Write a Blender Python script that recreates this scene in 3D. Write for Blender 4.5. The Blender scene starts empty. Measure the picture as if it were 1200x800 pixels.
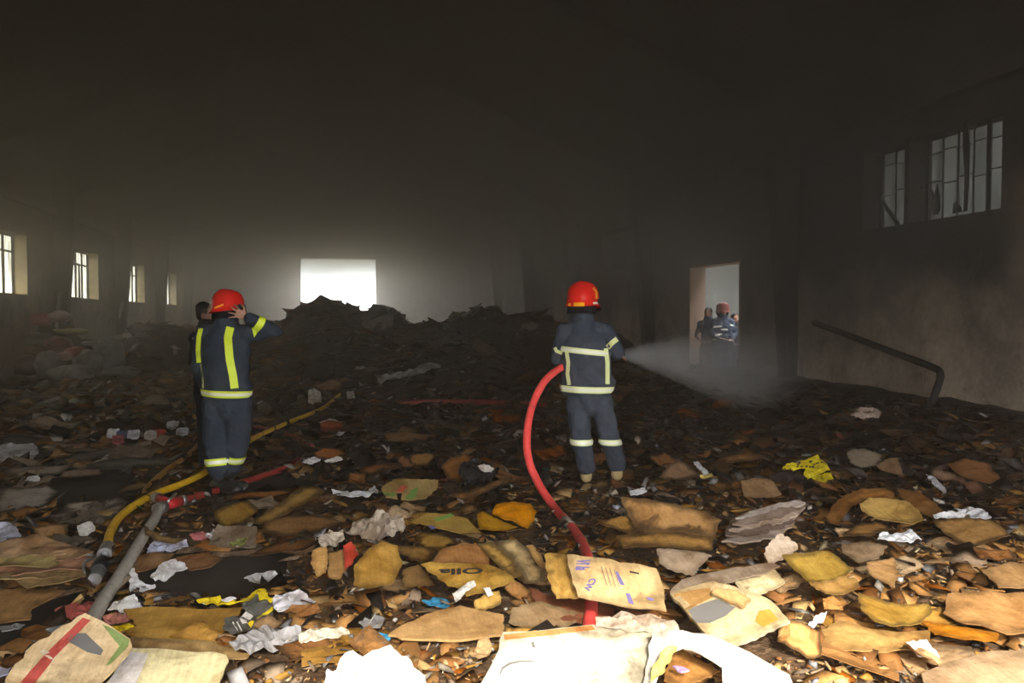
import bpy, bmesh, math, random
import numpy as np
from mathutils import Vector, Matrix, noise as mn
from mathutils.bvhtree import BVHTree
C = bpy.context.scene.collection
SC = bpy.context.scene
PI = math.pi
R = math.radians

# ------------------------------------------------------------------ camera
CAM = Vector((0.0, 0.0, 1.6)); F = 880.0
YAW = R(12.98); PITCH = math.atan(30 / F)
cam = bpy.data.cameras.new('camera'); cam_o = bpy.data.objects.new('camera', cam); C.objects.link(cam_o)
cam.sensor_width = 36; cam.lens = F / 1200 * 36; cam.clip_end = 400
cam_o.location = CAM
cam_o.rotation_euler = (PI / 2 - PITCH, 0, -YAW)
SC.camera = cam_o; SC.cycles.volume_bounces = 2
FW = Vector((math.sin(YAW) * math.cos(PITCH), math.cos(YAW) * math.cos(PITCH), -math.sin(PITCH)))
RT = Vector((math.cos(YAW), -math.sin(YAW), 0)); UP = RT.cross(FW)

# ------------------------------------------------------------------ sky, daylight, exposure
SKY = 11.0
w = bpy.data.worlds.new('overcast_sky'); SC.world = w; w.use_nodes = True
nt = w.node_tree; bg = nt.nodes['Background']
bg.inputs[0].default_value = (.99, .985, .975, 1); bg.inputs[1].default_value = SKY
SC.view_settings.view_transform = 'Standard'; SC.view_settings.look = 'None'
SC.view_settings.gamma = 1; SC.view_settings.use_curve_mapping = False
SC.view_settings.exposure = 0.15
def portal(name, loc, rot, sx, sy):
    l = bpy.data.lights.new(name, 'AREA'); l.shape = 'RECTANGLE'; l.size = sx; l.size_y = sy
    l.cycles.is_portal = True
    o = bpy.data.objects.new(name, l); C.objects.link(o); o.location = loc; o.rotation_euler = rot
WL, WR, YB, YF, EAVE = -7.8, 7.7, 44.0, -0.8, 5.6
OX0, OX1, OH = -1.2, 3.8, 3.5 # the entrance the camera stands in
portal('daylight_entrance', ((OX0 + OX1) / 2, YF, OH / 2), (PI / 2, 0, PI), OX1 - OX0, OH)
GX0, GX1, GH = -2.08, 2.1, 4.85                     # far gate
portal('daylight_gate', ((GX0 + GX1) / 2, YB + .1, GH / 2), (PI / 2, 0, 0), GX1 - GX0, GH)
sun = bpy.data.lights.new('sun', 'SUN'); sun.energy = 9.0; sun.angle = R(9); sun.color = (1, .91, .76)
sun_o = bpy.data.objects.new('sun', sun); C.objects.link(sun_o)
SUN_EL, SUN_AZ = R(36.5), R(8)                       # from behind the camera through the entrance
sd = Vector((math.sin(SUN_AZ) * math.cos(SUN_EL), math.cos(SUN_AZ) * math.cos(SUN_EL), -math.sin(SUN_EL)))
sun_o.rotation_euler = sd.to_track_quat('-Z', 'Y').to_euler()

# ------------------------------------------------------------------ projection of photo pixels into the hall
def ray(px, py):
    return (FW + RT * ((px - 600) / F) + UP * ((400 - py) / F))
def J(px, py, d): return CAM + ray(px, py) * d      # point at camera depth d
def PX(px, X):                                       # y where the sight line meets a side wall
    r = ray(px, 370); return r.y / r.x * X
def pix(p):
    v = p - CAM; d = v.dot(FW); return 600 + F * v.dot(RT) / d, 400 - F * v.dot(UP) / d

# ------------------------------------------------------------------ helpers
def link(name, me, mat=None, parent=None, label=None, cat=None, group=None, kind=None, smooth=False):
    if isinstance(me, bmesh.types.BMesh):
        m = bpy.data.meshes.new(name); me.to_mesh(m); me.free(); me = m
    o = bpy.data.objects.new(name, me); C.objects.link(o)
    if mat is not None:
        for m in (mat if isinstance(mat, (list, tuple)) else [mat]): me.materials.append(m)
    if parent is not None: o.parent = parent
    if smooth: me.shade_smooth()
    tag(o, label, cat, group, kind); return o
def tag(o, label=None, cat=None, group=None, kind=None):
    if label: o['label'] = label
    if cat: o['category'] = cat
    if group: o['group'] = group
    if kind: o['kind'] = kind
def empty(name, loc=(0, 0, 0), label=None, cat=None, group=None, kind=None):
    o = bpy.data.objects.new(name, None); C.objects.link(o); o.location = loc; o.empty_display_size = .1
    tag(o, label, cat, group, kind); return o
def sub(o, P=None):                                  # parent keeping world placement (empties are unrotated)
    o.location = o.location - P.location; o.parent = P; return o
def box(bm, x0, x1, y0, y1, z0, z1):
    v = [bm.verts.new((x, y, z)) for z in (z0, z1) for y in (y0, y1) for x in (x0, x1)]
    for f in ((0, 2, 3, 1), (4, 5, 7, 6), (0, 1, 5, 4), (2, 6, 7, 3), (0, 4, 6, 2), (1, 3, 7, 5)):
        bm.faces.new([v[i] for i in f])
def bx(x0, x1, y0, y1, z0, z1):
    bm = bmesh.new(); box(bm, x0, x1, y0, y1, z0, z1); return bm
def frame_of(t):
    t = t.normalized(); a = Vector((0, 0, 1)) if abs(t.z) < .9 else Vector((1, 0, 0))
    s = t.cross(a).normalized(); return s, s.cross(t).normalized()
def smooth_path(pts, n=8):
    out = []
    for i in range(len(pts) - 1):
        p0 = pts[max(i - 1, 0)]; p1 = pts[i]; p2 = pts[i + 1]; p3 = pts[min(i + 2, len(pts) - 1)]
        for k in range(n):
            t = k / n
            out.append(0.5 * ((2 * p1) + (p2 - p0) * t + (2 * p0 - 5 * p1 + 4 * p2 - p3) * t * t + (3 * p1 - p0 - 3 * p2 + p3) * t ** 3))
    out.append(pts[-1]); return out
def tube(bm, pts, r, seg=12, caps=True):
    rings = []
    s, u = frame_of(pts[1] - pts[0])
    for i, p in enumerate(pts):
        t = (pts[min(i + 1, len(pts) - 1)] - pts[max(i - 1, 0)]).normalized()
        s = (s - t * s.dot(t)).normalized(); u = t.cross(s)
        rr = r[i] if isinstance(r, (list, tuple)) else r
        rings.append([bm.verts.new(p + (s * math.cos(a) + u * math.sin(a)) * rr) for a in [2 * PI * k / seg for k in range(seg)]])
    for a, b in zip(rings, rings[1:]):
        for k in range(seg): bm.faces.new((a[k], a[(k + 1) % seg], b[(k + 1) % seg], b[k])).smooth = True
    if caps: bm.faces.new(rings[0][::-1]); bm.faces.new(rings[-1])
def tb(pts, r, seg=12): bm = bmesh.new(); tube(bm, pts, r, seg); return bm

# ------------------------------------------------------------------ materials
def mat(name, col, rough=.8, spec=.3, metal=0, emit=None):
    m = bpy.data.materials.new(name); m.use_nodes = True
    b = m.node_tree.nodes['Principled BSDF']
    b.inputs['Base Color'].default_value = (*col, 1); b.inputs['Roughness'].default_value = rough
    b.inputs['Specular IOR Level'].default_value = spec; b.inputs['Metallic'].default_value = metal
    return m
class N:
    def __init__(s, m): s.t = m.node_tree; s.b = s.t.nodes.get('Principled BSDF'); s.o = s.t.nodes['Material Output']
    def n(s, typ, **k):
        nd = s.t.nodes.new(typ)
        for a, v in k.items():
            if a.startswith('i_'): nd.inputs[int(a[2:]) if a[2:].isdigit() else a[2:]].default_value = v
            else: setattr(nd, a, v)
        return nd
    def l(s, a, b): s.t.links.new(a, b)
    def noise(s, scale, detail=4, rough=.55, vec=None, dist=0):
        nd = s.n('ShaderNodeTexNoise'); nd.inputs['Scale'].default_value = scale; nd.inputs['Detail'].default_value = detail
        nd.inputs['Roughness'].default_value = rough; nd.inputs['Distortion'].default_value = dist
        if vec is not None: s.l(vec, nd.inputs['Vector'])
        return nd.outputs['Fac']
    def ramp(s, fac, stops):
        nd = s.n('ShaderNodeValToRGB'); e = nd.color_ramp.elements
        while len(e) < len(stops): e.new(.5)
        for q, (p, c) in zip(e, stops): q.position = p; q.color = (*c, 1) if len(c) == 3 else c
        s.l(fac, nd.inputs[0]); return nd.outputs[0]
    def mix(s, fac, a, b, mode='MIX'):
        nd = s.n('ShaderNodeMix', data_type='RGBA', blend_type=mode)
        for sock, v in ((nd.inputs[0], fac), (nd.inputs[6], a), (nd.inputs[7], b)):
            if isinstance(v, (int, float)): sock.default_value = v
            elif isinstance(v, tuple): sock.default_value = (*v, 1)
            else: s.l(v, sock)
        return nd.outputs[2]
    def math(s, op, a, b=None):
        nd = s.n('ShaderNodeMath', operation=op)
        for i, v in enumerate((a, b)):
            if v is None: continue
            if isinstance(v, (int, float)): nd.inputs[i].default_value = v
            else: s.l(v, nd.inputs[i])
        return nd.outputs[0]
    def mr(s, v, a, b, c=0, d=1):
        nd = s.n('ShaderNodeMapRange'); s.l(v, nd.inputs[0])
        for i, q in zip((1, 2, 3, 4), (a, b, c, d)): nd.inputs[i].default_value = q
        return nd.outputs[0]
    def bump(s, h, st=.4, dist=.01):
        nd = s.n('ShaderNodeBump'); nd.inputs['Strength'].default_value = st; nd.inputs['Distance'].default_value = dist
        s.l(h, nd.inputs['Height']); s.l(nd.outputs[0], s.b.inputs['Normal'])
    def pos(s): return s.n('ShaderNodeNewGeometry').outputs['Position']
    def objc(s): return s.n('ShaderNodeTexCoord').outputs['Object']
    def base(s, c): s.l(c, s.b.inputs['Base Color'])
    def rough(s, c): s.l(c, s.b.inputs['Roughness'])

def wall_material():
    m = mat('sooty_plaster', (.4, .36, .3), .9, .15); g = N(m); p = g.pos()
    sep = g.n('ShaderNodeSeparateXYZ'); g.l(p, sep.inputs[0])
    big = g.noise(.45, 5, .6, p); mid = g.noise(2.2, 6, .65, p, .6); fine = g.noise(14, 4, .6, p)
    # soot lies thicker with height and in licks above the fire
    zz = g.math('ADD', sep.outputs[2], g.math('MULTIPLY', g.math('SUBTRACT', big, .5), 5.0))
    zz = g.math('ADD', zz, g.math('MULTIPLY', g.math('SUBTRACT', mid, .5), 2.2))
    zz = g.math('ADD', zz, g.mr(sep.outputs[0], 2, 7, 0, 1.1))         # the fire stood along the right wall
    soot = g.mr(zz, 1.4, 3.4, .12, 1)
    near = g.mr(g.math('ADD', sep.outputs[1], g.math('MULTIPLY', g.math('SUBTRACT', big, .5), 3.0)), 6.6, 7.9, .2, 1)      # the near bay kept its plaster
    near = g.math('MAXIMUM', near, g.mr(sep.outputs[2], 2.7, 3.4))
    soot = g.math('MULTIPLY', soot, near)
    plaster = g.ramp(fine, [(.3, (.33, .26, .19)), (.7, (.47, .38, .29))])
    c = g.mix(soot, plaster, (.035, .034, .036))
    blot = g.mr(mid, .56, .63); c = g.mix(g.math('MULTIPLY', blot, .55), c, (.10, .085, .075))
    g.base(c); g.bump(g.math('ADD', mid, g.math('MULTIPLY', fine, .3)), .5, .03); return m
def floor_material():
    m = mat('wet_floor', (.05, .045, .04), .4, .5); g = N(m); p = g.pos()
    a = g.noise(1.1, 6, .6, p, .4); b = g.noise(9, 5, .6, p)
    c = g.ramp(a, [(.3, (.018, .015, .013)), (.55, (.045, .037, .03)), (.75, (.09, .075, .06))])
    c = g.mix(g.mr(b, .55, .75, 0, .5), c, (.10, .08, .06)); g.base(c)
    g.rough(g.mr(a, .35, .6, .5, .75)); g.bump(b, .3, .01); return m
def debris_material(name, rough=.75, bump=.4, spec=.25, sheen=False, char=True, twoside=None):
    m = mat(name, (.5, .4, .3), rough, spec); g = N(m)
    at = g.n('ShaderNodeAttribute', attribute_name='col').outputs['Color']
    oc = g.n('ShaderNodeObjectInfo'); p = g.pos()
    a = g.noise(5, 5, .6, p, .5); b = g.noise(38, 4, .6, p)
    st = g.n('ShaderNodeVectorMath', operation='MULTIPLY'); st.inputs[1].default_value = (70, 6, 6); g.l(p, st.inputs[0])
    fl = g.noise(1, 3, .5, st.outputs[0])
    c = g.mix(1.0, at, oc.outputs['Color'], 'MULTIPLY')
    a2 = g.noise(2.3, 6, .7, p, 1.2)
    c = g.mix(g.mr(a2, .48, .66, 0, .62), c, g.mix(1.0, c, (.34, .22, .13), 'MULTIPLY'))
    c = g.mix(g.mr(a, .42, .72, 0, .55), c, g.mix(1.0, c, (.42, .34, .27), 'MULTIPLY'))
    c = g.mix(g.mr(b, .35, .7, 0, .3), c, g.mix(1.0, c, (.6, .55, .5), 'MULTIPLY'))
    sk = g.noise(95, 3, .7, p); c = g.mix(g.mr(sk, .62, .70, 0, .7), c, g.mix(1.0, c, (.25, .18, .13), 'MULTIPLY'))
    c = g.mix(g.mr(fl, .3, .7, 0, .35), c, g.mix(1.0, c, (.5, .45, .4), 'MULTIPLY'))
    if char:
        ed = g.n('ShaderNodeAttribute', attribute_name='rim').outputs['Fac']
        k = g.math('MULTIPLY', oc.outputs['Alpha'], 1.0)           # alpha of the object colour = how burnt its rim is
        e = g.math('ADD', ed, g.math('MULTIPLY', g.math('SUBTRACT', a, .5), 1.1))
        e = g.mr(e, .52, .85); e = g.math('MULTIPLY', e, g.math('SUBTRACT', 1.0, k))
        c = g.mix(e, c, (.02, .014, .01))
        sp = g.mr(a, .60, .66); sp = g.math('MULTIPLY', sp, g.math('SUBTRACT', 1.0, k)); c = g.mix(g.math('MULTIPLY', sp, .8), c, (.03, .02, .013))
    hs = g.n('ShaderNodeHueSaturation'); hs.inputs['Saturation'].default_value = 1.1 if name in ('cardboard', 'wet_cardboard') else 1.0; hs.inputs['Value'].default_value = 1.08; g.l(c, hs.inputs['Color'])
    g.base(hs.outputs[0]); g.rough(g.mr(a, .35, .7, rough, max(.25, rough - .35)))
    g.bump(g.math('ADD', g.math('MULTIPLY', fl, .5), b), bump, .006); return m
M = {}
M['wall'] = wall_material(); M['floor'] = floor_material()
M['card'] = debris_material('cardboard', .85, .4, .12)
M['paper'] = debris_material('paper', .7, .3)
M['wet'] = debris_material('wet_cardboard', .5, .5, .45)
M['plastic'] = debris_material('plastic', .35, .6, .5)
M['ink'] = mat('purple_ink', (.16, .13, .30), .8); M['blackink'] = mat('black_ink', (.03, .025, .02), .8)
M['redink'] = mat('red_ink', (.55, .10, .06), .8); M['greenink'] = mat('green_ink', (.16, .30, .06), .8); M['grayink'] = mat('smudged_grey_ink', (.16, .15, .14), .9)
def steel_mat():
    m = mat('sooty_steel', (.05, .05, .055), .7, .3); g = N(m); p = g.pos()
    g.base(g.ramp(g.noise(3, 5, .6, p), [(.3, (.010, .010, .012)), (.7, (.028, .026, .027))])); return m
M['steel'] = steel_mat()
def flat(name, col, rough=.8, spec=.3, metal=0, var=.25, sc=6, bump=.2):
    m = mat(name, col, rough, spec, metal); g = N(m); p = g.objc()
    n = g.noise(sc, 5, .6, p); g.base(g.ramp(n, [(.3, tuple(c * (1 - var) for c in col)), (.7, tuple(min(1, c * (1 + var)) for c in col))]))
    g.bump(g.noise(sc * 6, 3, .6, p), bump, .004); return m
M['frame'] = flat('dark_window_frame', (.03, .028, .027), .6)
M['roof'] = flat('blackened_roof', (.012, .012, .013), .9, sc=.8)
M['reveal'] = flat('pale_reveal', (.62, .52, .35), .9, sc=3)

# ------------------------------------------------------------------ building shell
T = .36
def wall_x(name, X0, X1, y0, y1, z1, holes):
    """side wall as one mesh with real openings; holes = (ya, yb, za, zb)"""
    ys = sorted({y0, y1, *[h[0] for h in holes], *[h[1] for h in holes]}); bm = bmesh.new()
    for a, b in zip(ys, ys[1:]):
        hs = sorted([h for h in holes if h[0] < (a + b) / 2 < h[1]], key=lambda h: h[2]); z = 0
        for h in hs:
            if h[2] > z: box(bm, X0, X1, a, b, z, h[2])
            z = h[3]
        if z < z1: box(bm, X0, X1, a, b, z, z1)
    return link(name, bm, M['wall'], kind='structure')
# windows: photo columns on each side wall
lw = []
for i, (a, b) in enumerate(((-30, 33), (80, 116), (146, 170), (190, 207))):
    ya, yb = PX(a, WL), PX(b, WL); lw.append((ya, yb, 2.13, 3.66))
lw.append((16.0, 19.0, 2.13, 3.66)); lw.append((10.0, 13.0, 2.13, 3.66))
XG = WR + T - .05
rw = [(PX(1170, WR), PX(1084, XG), 2.88, 4.06), (PX(1057, WR), PX(1030, XG), 2.88, 4.06), (PX(747, WR), PX(716, XG), 2.88, 4.06)]
rd = (PX(868, WR), PX(808, WR), 0, 2.72)
wall_x('wall_left', WL - T, WL, YF, YB, EAVE + .4, lw)
wall_x('wall_right', WR, WR + T, YF, YB, EAVE + .4, rw + [rd])
bm = bmesh.new()
for a, b, z0, z1 in ((WL - T, GX0, 0, 9), (GX1, WR + T, 0, 9), (GX0, GX1, GH, 9)): box(bm, a, b, YB, YB + .3, z0, z1)
link('wall_back', bm, M['wall'], kind='structure')
bm = bmesh.new()
for a, b, z0, z1 in ((WL - T, OX0, 0, 9), (OX1, WR + T, 0, 9), (OX0, OX1, OH, 9)): box(bm, a, b, YF - .3, YF, z0, z1)
link('wall_front', bm, M['wall'], kind='structure')
link('floor', bx(WL - T, WR + T, YF - .3, YB + .3, -.2, 0), M['floor'], kind='structure')
XR = (WL + WR) / 2; RIDGE = 8.2
bm = bmesh.new()
for s, xe in ((-1, WL - .6), (1, WR + .6)):
    v = [bm.verts.new(c) for c in ((xe, YF - .3, EAVE + .1), (XR, YF - .3, RIDGE), (XR, YB + .4, RIDGE), (xe, YB + .4, EAVE + .1))]
    u = [bm.verts.new(q.co + Vector((0, 0, .12))) for q in v]
    for k in range(4): bm.faces.new((v[k], v[(k + 1) % 4], u[(k + 1) % 4], u[k]))
    bm.faces.new(v); bm.faces.new(u)
link('ceiling', bm, M['roof'], kind='structure')
# portal frames: tapered columns, wide at the eave, and rafters up to the ridge
k = 0
for y in [5.5 + 6 * i for i in range(7)]:
    bm = bmesh.new()
    for s, X in ((1, WL), (-1, WR)):
        a0, a1 = X - s * .02, X + s * .22; b1 = X + s * .62
        rid = XR - s * .0
        prof = [(a0, 0), (a1, 0), (b1, EAVE - .55), (rid, RIDGE - .4), (rid, RIDGE - .02), (a0, EAVE + .02)]
        for dy0, dy1, inset in ((-.006, .006, 0),):
            lo = [bm.verts.new((x, y + dy0, z)) for x, z in prof]; hi = [bm.verts.new((x, y + dy1, z)) for x, z in prof]
            bm.faces.new(lo); bm.faces.new(hi[::-1])
            for q in range(6): bm.faces.new((lo[q], lo[(q + 1) % 6], hi[(q + 1) % 6], hi[q]))
        for (p, q) in (((a1, 0), (b1, EAVE - .55)), ((b1, EAVE - .55), (rid, RIDGE - .4)), ((a0, 0), (a0, EAVE)), ((a0, EAVE), (rid, RIDGE - .02))):
            lo = [bm.verts.new((c[0] + dx, y + dyy, c[1])) for c in (p, q) for dx in (0, s * .014) for dyy in (-.13, .13)]
            for f in ((0, 1, 3, 2), (4, 6, 7, 5), (0, 4, 5, 1), (2, 3, 7, 6), (0, 2, 6, 4), (1, 5, 7, 3)): bm.faces.new([lo[i] for i in f])
    k += 1
    link('trim_%d' % k, bm, M['steel'], kind='structure', label='soot-black tapered steel portal frame crossing the hall')
for X, s in ((WR, -1), (WL, 1)):                      # eave beam along both side walls
    k += 1
    a, b = sorted((X + s * .002, X + s * .12))
    link('trim_%d' % k, bx(a, b, YF, YB, 4.42, 4.62), flat('sooty_concrete', (.12, .11, .11), .9), kind='structure', label='sooty concrete tie beam along the top of the side wall')

def window_frame(n, X, s, h, mull, tr, outer=True, kind='glazed'):
    """steel window set near the outer face; mull = fractions of vertical bars, tr = transom fraction"""
    ya, yb, za, zb = h; xo = X - s * (T - .05)
    root = empty('window_%d' % n, (xo, (ya + yb) / 2, za), kind='structure')
    def add(nm, y0, y1, z0, z1, t=.025, m=M['frame'], dx=0):
        a, b = sorted((xo - t, xo + t)); o = link(nm, bx(a + dx, b + dx, y0, y1, z0, z1), m); return sub(o, root)
    fw = .045
    bm = bmesh.new()
    for (y0, y1, z0, z1) in ((ya, ya + fw, za, zb), (yb - fw, yb, za, zb), (ya, yb, za, za + fw), (ya, yb, zb - fw, zb)):
        box(bm, xo - .03, xo + .03, y0, y1, z0, z1)
    sub(link('window_frame', bm, M['frame']), root)
    for f in mull: add('mullion', ya + (yb - ya) * f - .02, ya + (yb - ya) * f + .02, za, zb)
    if tr: add('transom', ya, yb, za + (zb - za) * tr - .022, za + (zb - za) * tr + .022)
    ys = [ya] + [ya + (yb - ya) * f for f in mull] + [yb]
    return root, add, ys, xo
def glass():
    m = bpy.data.materials.new('dusty_pane'); m.use_nodes = True; t = m.node_tree; t.nodes.remove(t.nodes['Principled BSDF'])
    g = N(m); p = g.pos(); st = g.n('ShaderNodeVectorMath', operation='MULTIPLY'); st.inputs[1].default_value = (1, 5, .5); g.l(p, st.inputs[0])
    tr = g.n('ShaderNodeBsdfTransparent'); g.l(g.ramp(g.noise(1.5, 4, .6, st.outputs[0]), [(.35, (.25, .24, .21)), (.6, (.56, .55, .48))]), tr.inputs[0])
    g.l(tr.outputs[0], g.o.inputs[0]); return m
M['glass'] = glass()
for q, v in ((0, .48), (1, .16)):                       # grey-tinted panes added to dim the daylight in the right windows
    mm = glass(); mm.name = 'dimming_pane'; e = [n for n in mm.node_tree.nodes if n.type == 'VALTORGB'][0].color_ramp.elements
    e[0].color = (v * .7, v * .72, v * .72, 1); e[1].color = (v * 1.2, v * 1.22, v * 1.22, 1); M['dimglass%d' % q] = mm
for i, h in enumerate(lw):
    root, add, ys, xo = window_frame(i + 1, WL, 1, h, (.40, .58, .79), .72)
    for a, b in zip(ys, ys[1:]):
        add('pane', a + .02, b - .02, h[2] + .04, h[3] - .04, .003, M['glass'])
    a, b = sorted((xo + .03, WL + .004))
    sub(link('jamb', bx(a, b, h[1] - .02, h[1] + .003, h[2], h[3]), M['reveal']), root)
    sub(link('sill', bx(a, b, h[0], h[1], h[2] - .003, h[2] + .02), M['reveal']), root)
    # an inner casement left ajar
    if i == 1:
        y0, y1 = h[0] + .55, h[0] + 1.75; bm = bmesh.new()
        for q in ((y0, y0 + .05, h[2], h[2] + 1.12), (y1 - .05, y1, h[2], h[2] + 1.12), (y0, y1, h[2], h[2] + .05), (y0, y1, h[2] + 1.07, h[2] + 1.12)):
            box(bm, xo + .08, xo + .12, *q)
        sub(link('casement', bm, M['frame']), root)
for i, h in enumerate(rw):
    root, add, ys, xo = window_frame(len(lw) + i + 1, WR, -1, h, (), None)
    nb = (6, 3, 7)[i]; step = (h[1] - h[0]) / nb
    for q in range(nb):                               # security bars with staggered short rungs
        y = h[0] + step * (q + .5)
        sub(link('bar', bx(xo - .10, xo - .08, y - .008, y + .008, h[2], h[3]), M['frame']), root)
        z = h[2] + (.42 if q % 2 else .78) * (h[3] - h[2]); z2 = h[2] + (.80 if q % 2 else .46) * (h[3] - h[2])
        for zq in (z, z2): sub(link('rung', bx(xo - .10, xo - .08, y, y + step, zq - .008, zq + .008), M['frame']), root)
    sub(link('pane', bx(xo - .004, xo + .004, h[0], h[1], h[2], h[3]), M['dimglass%d' % (i == 2)]), root)
    if i == 0:
        sub(link('sash', bx(xo - .05, xo - .03, h[0] + .02, h[0] + .23, h[2] + .02, h[3] - .2), flat('smoked_glass_sash', (.10, .095, .09), .5)), root)
        sub(link('sash', bx(xo - .04, xo - .02, h[0] + .44, h[0] + .49, h[2] + .02, h[3] - .02), M['frame']), root)
for i, h in enumerate(lw[:4]):
    xo = WL - T
    portal('daylight_window', (WL - .02, (h[0] + h[1]) / 2, (h[2] + h[3]) / 2), (0, -PI / 2, 0), h[3] - h[2], h[1] - h[0])
portal('daylight_door', (WR + .02, (rd[0] + rd[1]) / 2, 1.36), (0, PI / 2, 0), 2.7, rd[1] - rd[0])
portal('daylight_window', (WR + .02, (rw[0][0] + rw[0][1]) / 2, 3.47), (0, PI / 2, 0), 1.18, rw[0][1] - rw[0][0])
# door and gate casings
d = empty('door_1', (WR, (rd[0] + rd[1]) / 2, 0), kind='structure')
bm = bmesh.new(); box(bm, WR - .015, WR + T, rd[1] - .05, rd[1] + .003, 0, rd[3]); box(bm, WR - .015, WR + T, rd[0], rd[0] + .05, 0, rd[3]); box(bm, WR - .015, WR + T, rd[0], rd[1], rd[3] - .05, rd[3] + .003)
sub(link('door_frame', bm, flat('brown_door_frame', (.22, .15, .11), .8)), d)
d = empty('door_2', (0, YB, 0), kind='structure')
bm = bmesh.new(); box(bm, GX0 - .12, GX0, YB - .03, YB + .2, 0, GH + .12); box(bm, GX1, GX1 + .12, YB - .03, YB + .2, 0, GH + .12); box(bm, GX0, GX1, YB - .03, YB + .2, GH, GH + .12)
sub(link('gate_frame', bm, flat('grey_gate_frame', (.35, .33, .3), .8)), d)
# outside: yard and the neighbouring wall that closes the alley
link('exterior_ground', bx(-60, 60, -40, 110, -.35, -.22), flat('dusty_yard', (.34, .31, .27), .95, sc=.6), kind='structure')
link('exterior_wall', bx(12.5, 12.8, -12, 60, -.3, 9.5), flat('grey_rendered_wall', (.085, .09, .088), .95, sc=.5), kind='structure')

# ------------------------------------------------------------------ smoke filling the hall (real volume)
def smoke():
    m = bpy.data.materials.new('smoke'); m.use_nodes = True; t = m.node_tree; t.nodes.remove(t.nodes['Principled BSDF']); g = N(m)
    p = g.pos(); sep = g.n('ShaderNodeSeparateXYZ'); g.l(p, sep.inputs[0])
    n = g.noise(.16, 3, .55, p, .4)
    top = g.math('POWER', g.mr(sep.outputs[2], SMK['z0'], SMK['z1'], 0, 1), 1.6)
    d = g.math('ADD', g.math('MULTIPLY', top, SMK['top']), SMK['base'])
    d = g.math('MULTIPLY', d, g.mr(n, .35, .65, .55, 1.45))
    d = g.math('MULTIPLY', d, g.mr(sep.outputs[1], .5, 9, SMK['near'], 1))
    d = g.math('MULTIPLY', d, g.mr(sep.outputs[1], 24, 44, 1, 1.7))
    # the fresh smoke still welling up along the right wall
    b = g.n('ShaderNodeVectorMath', operation='SUBTRACT'); g.l(p, b.inputs[0]); b.inputs[1].default_value = (6.8, 10.2, 4.5)
    b2 = g.n('ShaderNodeVectorMath', operation='MULTIPLY'); g.l(b.outputs[0], b2.inputs[0]); b2.inputs[1].default_value = (.22, .17, .32)
    ln = g.n('ShaderNodeVectorMath', operation='LENGTH'); g.l(b2.outputs[0], ln.inputs[0])
    pl = g.mr(g.math('ADD', ln.outputs['Value'], g.math('MULTIPLY', g.math('SUBTRACT', n, .5), .8)), 0, 1.15, 1, 0)
    pl = g.math('POWER', pl, 1.3); d = g.math('ADD', d, g.math('MULTIPLY', pl, SMK['plume']))
    v = g.n('ShaderNodeVolumeScatter'); v.inputs['Color'].default_value = (*SMK['col'], 1); v.inputs['Anisotropy'].default_value = SMK['g']
    ab = g.n('ShaderNodeVolumeAbsorption'); ab.inputs['Color'].default_value = (.35, .18, .0, 1)
    g.l(g.mix(g.math('MULTIPLY', pl, 1.0), SMK['col'], (.42, .60, .95)), v.inputs['Color'])
    g.l(g.mix(pl, (.48, .33, .0), (.0, .12, .30)), ab.inputs['Color'])
    g.l(d, v.inputs['Density']); g.l(g.math('MULTIPLY', d, g.math('ADD', SMK['abs'], g.math('MULTIPLY', g.math('ADD', top, pl), SMK['soot']))), ab.inputs['Density'])
    ad = g.n('ShaderNodeAddShader'); g.l(v.outputs[0], ad.inputs[0]); g.l(ab.outputs[0], ad.inputs[1])
    g.l(ad.outputs[0], g.o.inputs['Volume']); return m
SMK = dict(z0=1.6, z1=5.8, top=.17, base=.020, near=.25, col=(.96, .88, .77), g=.68, abs=.13, soot=.75, plume=.42)
if not globals().get('NOSMOKE'):
    link('smoke_haze', bx(WL + .004, WR - .004, .35, YB - .05, .0, 8.0), smoke(), kind='stuff', label='grey smoke hanging under the roof and thinning downwards through the hall', cat='smoke')

# ------------------------------------------------------------------ ground relief
def gpt(px, py, h=0.0):
    r = ray(px, py); return CAM + r * ((h - CAM.z) / r.z)
heaps = []                                           # (x, y, rx, ry, height)
def heap(px, d, hw_px, ry, top_py):
    c = J(px, 370, d); z = J(px, top_py, d).z; heaps.append((c.x, c.y, hw_px / F * d, ry, z))
heap(385, 27, 62, 4.5, 357); heap(330, 27, 50, 4, 384); heap(450, 26, 40, 4, 371); heap(395, 22, 90, 3.5, 392)
heap(560, 22, 62, 3.6, 369); heap(500, 23, 60, 3.5, 383); heap(620, 21, 60, 3.2, 380); heap(520, 18, 90, 2.5, 405)
heap(185, 24, 60, 3.0, 383); heap(250, 25, 60, 3, 392); heap(60, 21, 45, 1.8, 395); heap(44, 20.6, 46, 1.3, 374); heap(700, 22, 70, 3, 392)
bare = [[(0, 700), (38, 708), (112, 690), (60, 740), (25, 770), (-60, 800), (-120, 740)], [(150, 690), (175, 640), (260, 655), (345, 640), (330, 700), (265, 712), (190, 708)],
        [(40, 562), (120, 553), (160, 560), (150, 592), (70, 590)], [(0, 512), (45, 515), (55, 548), (0, 552)], [(285, 575), (320, 556), (395, 568), (340, 584)],
        [(400, 712), (420, 700), (510, 694), (525, 706), (470, 722), (405, 724)], [(110, 588), (140, 575), (155, 600), (120, 605)]]
bareW = [[tuple(gpt(x, y).xy) for x, y in q] for q in bare]
def inpoly(X, Y, poly):
    ins = np.zeros(np.shape(X), bool); n = len(poly)
    for i in range(n):
        x0, y0 = poly[i]; x1, y1 = poly[(i + 1) % n]
        if y0 == y1: continue
        ins ^= ((y0 > Y) != (y1 > Y)) & (X < (x1 - x0) * (Y - y0) / (y1 - y0) + x0)
    return ins
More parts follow.
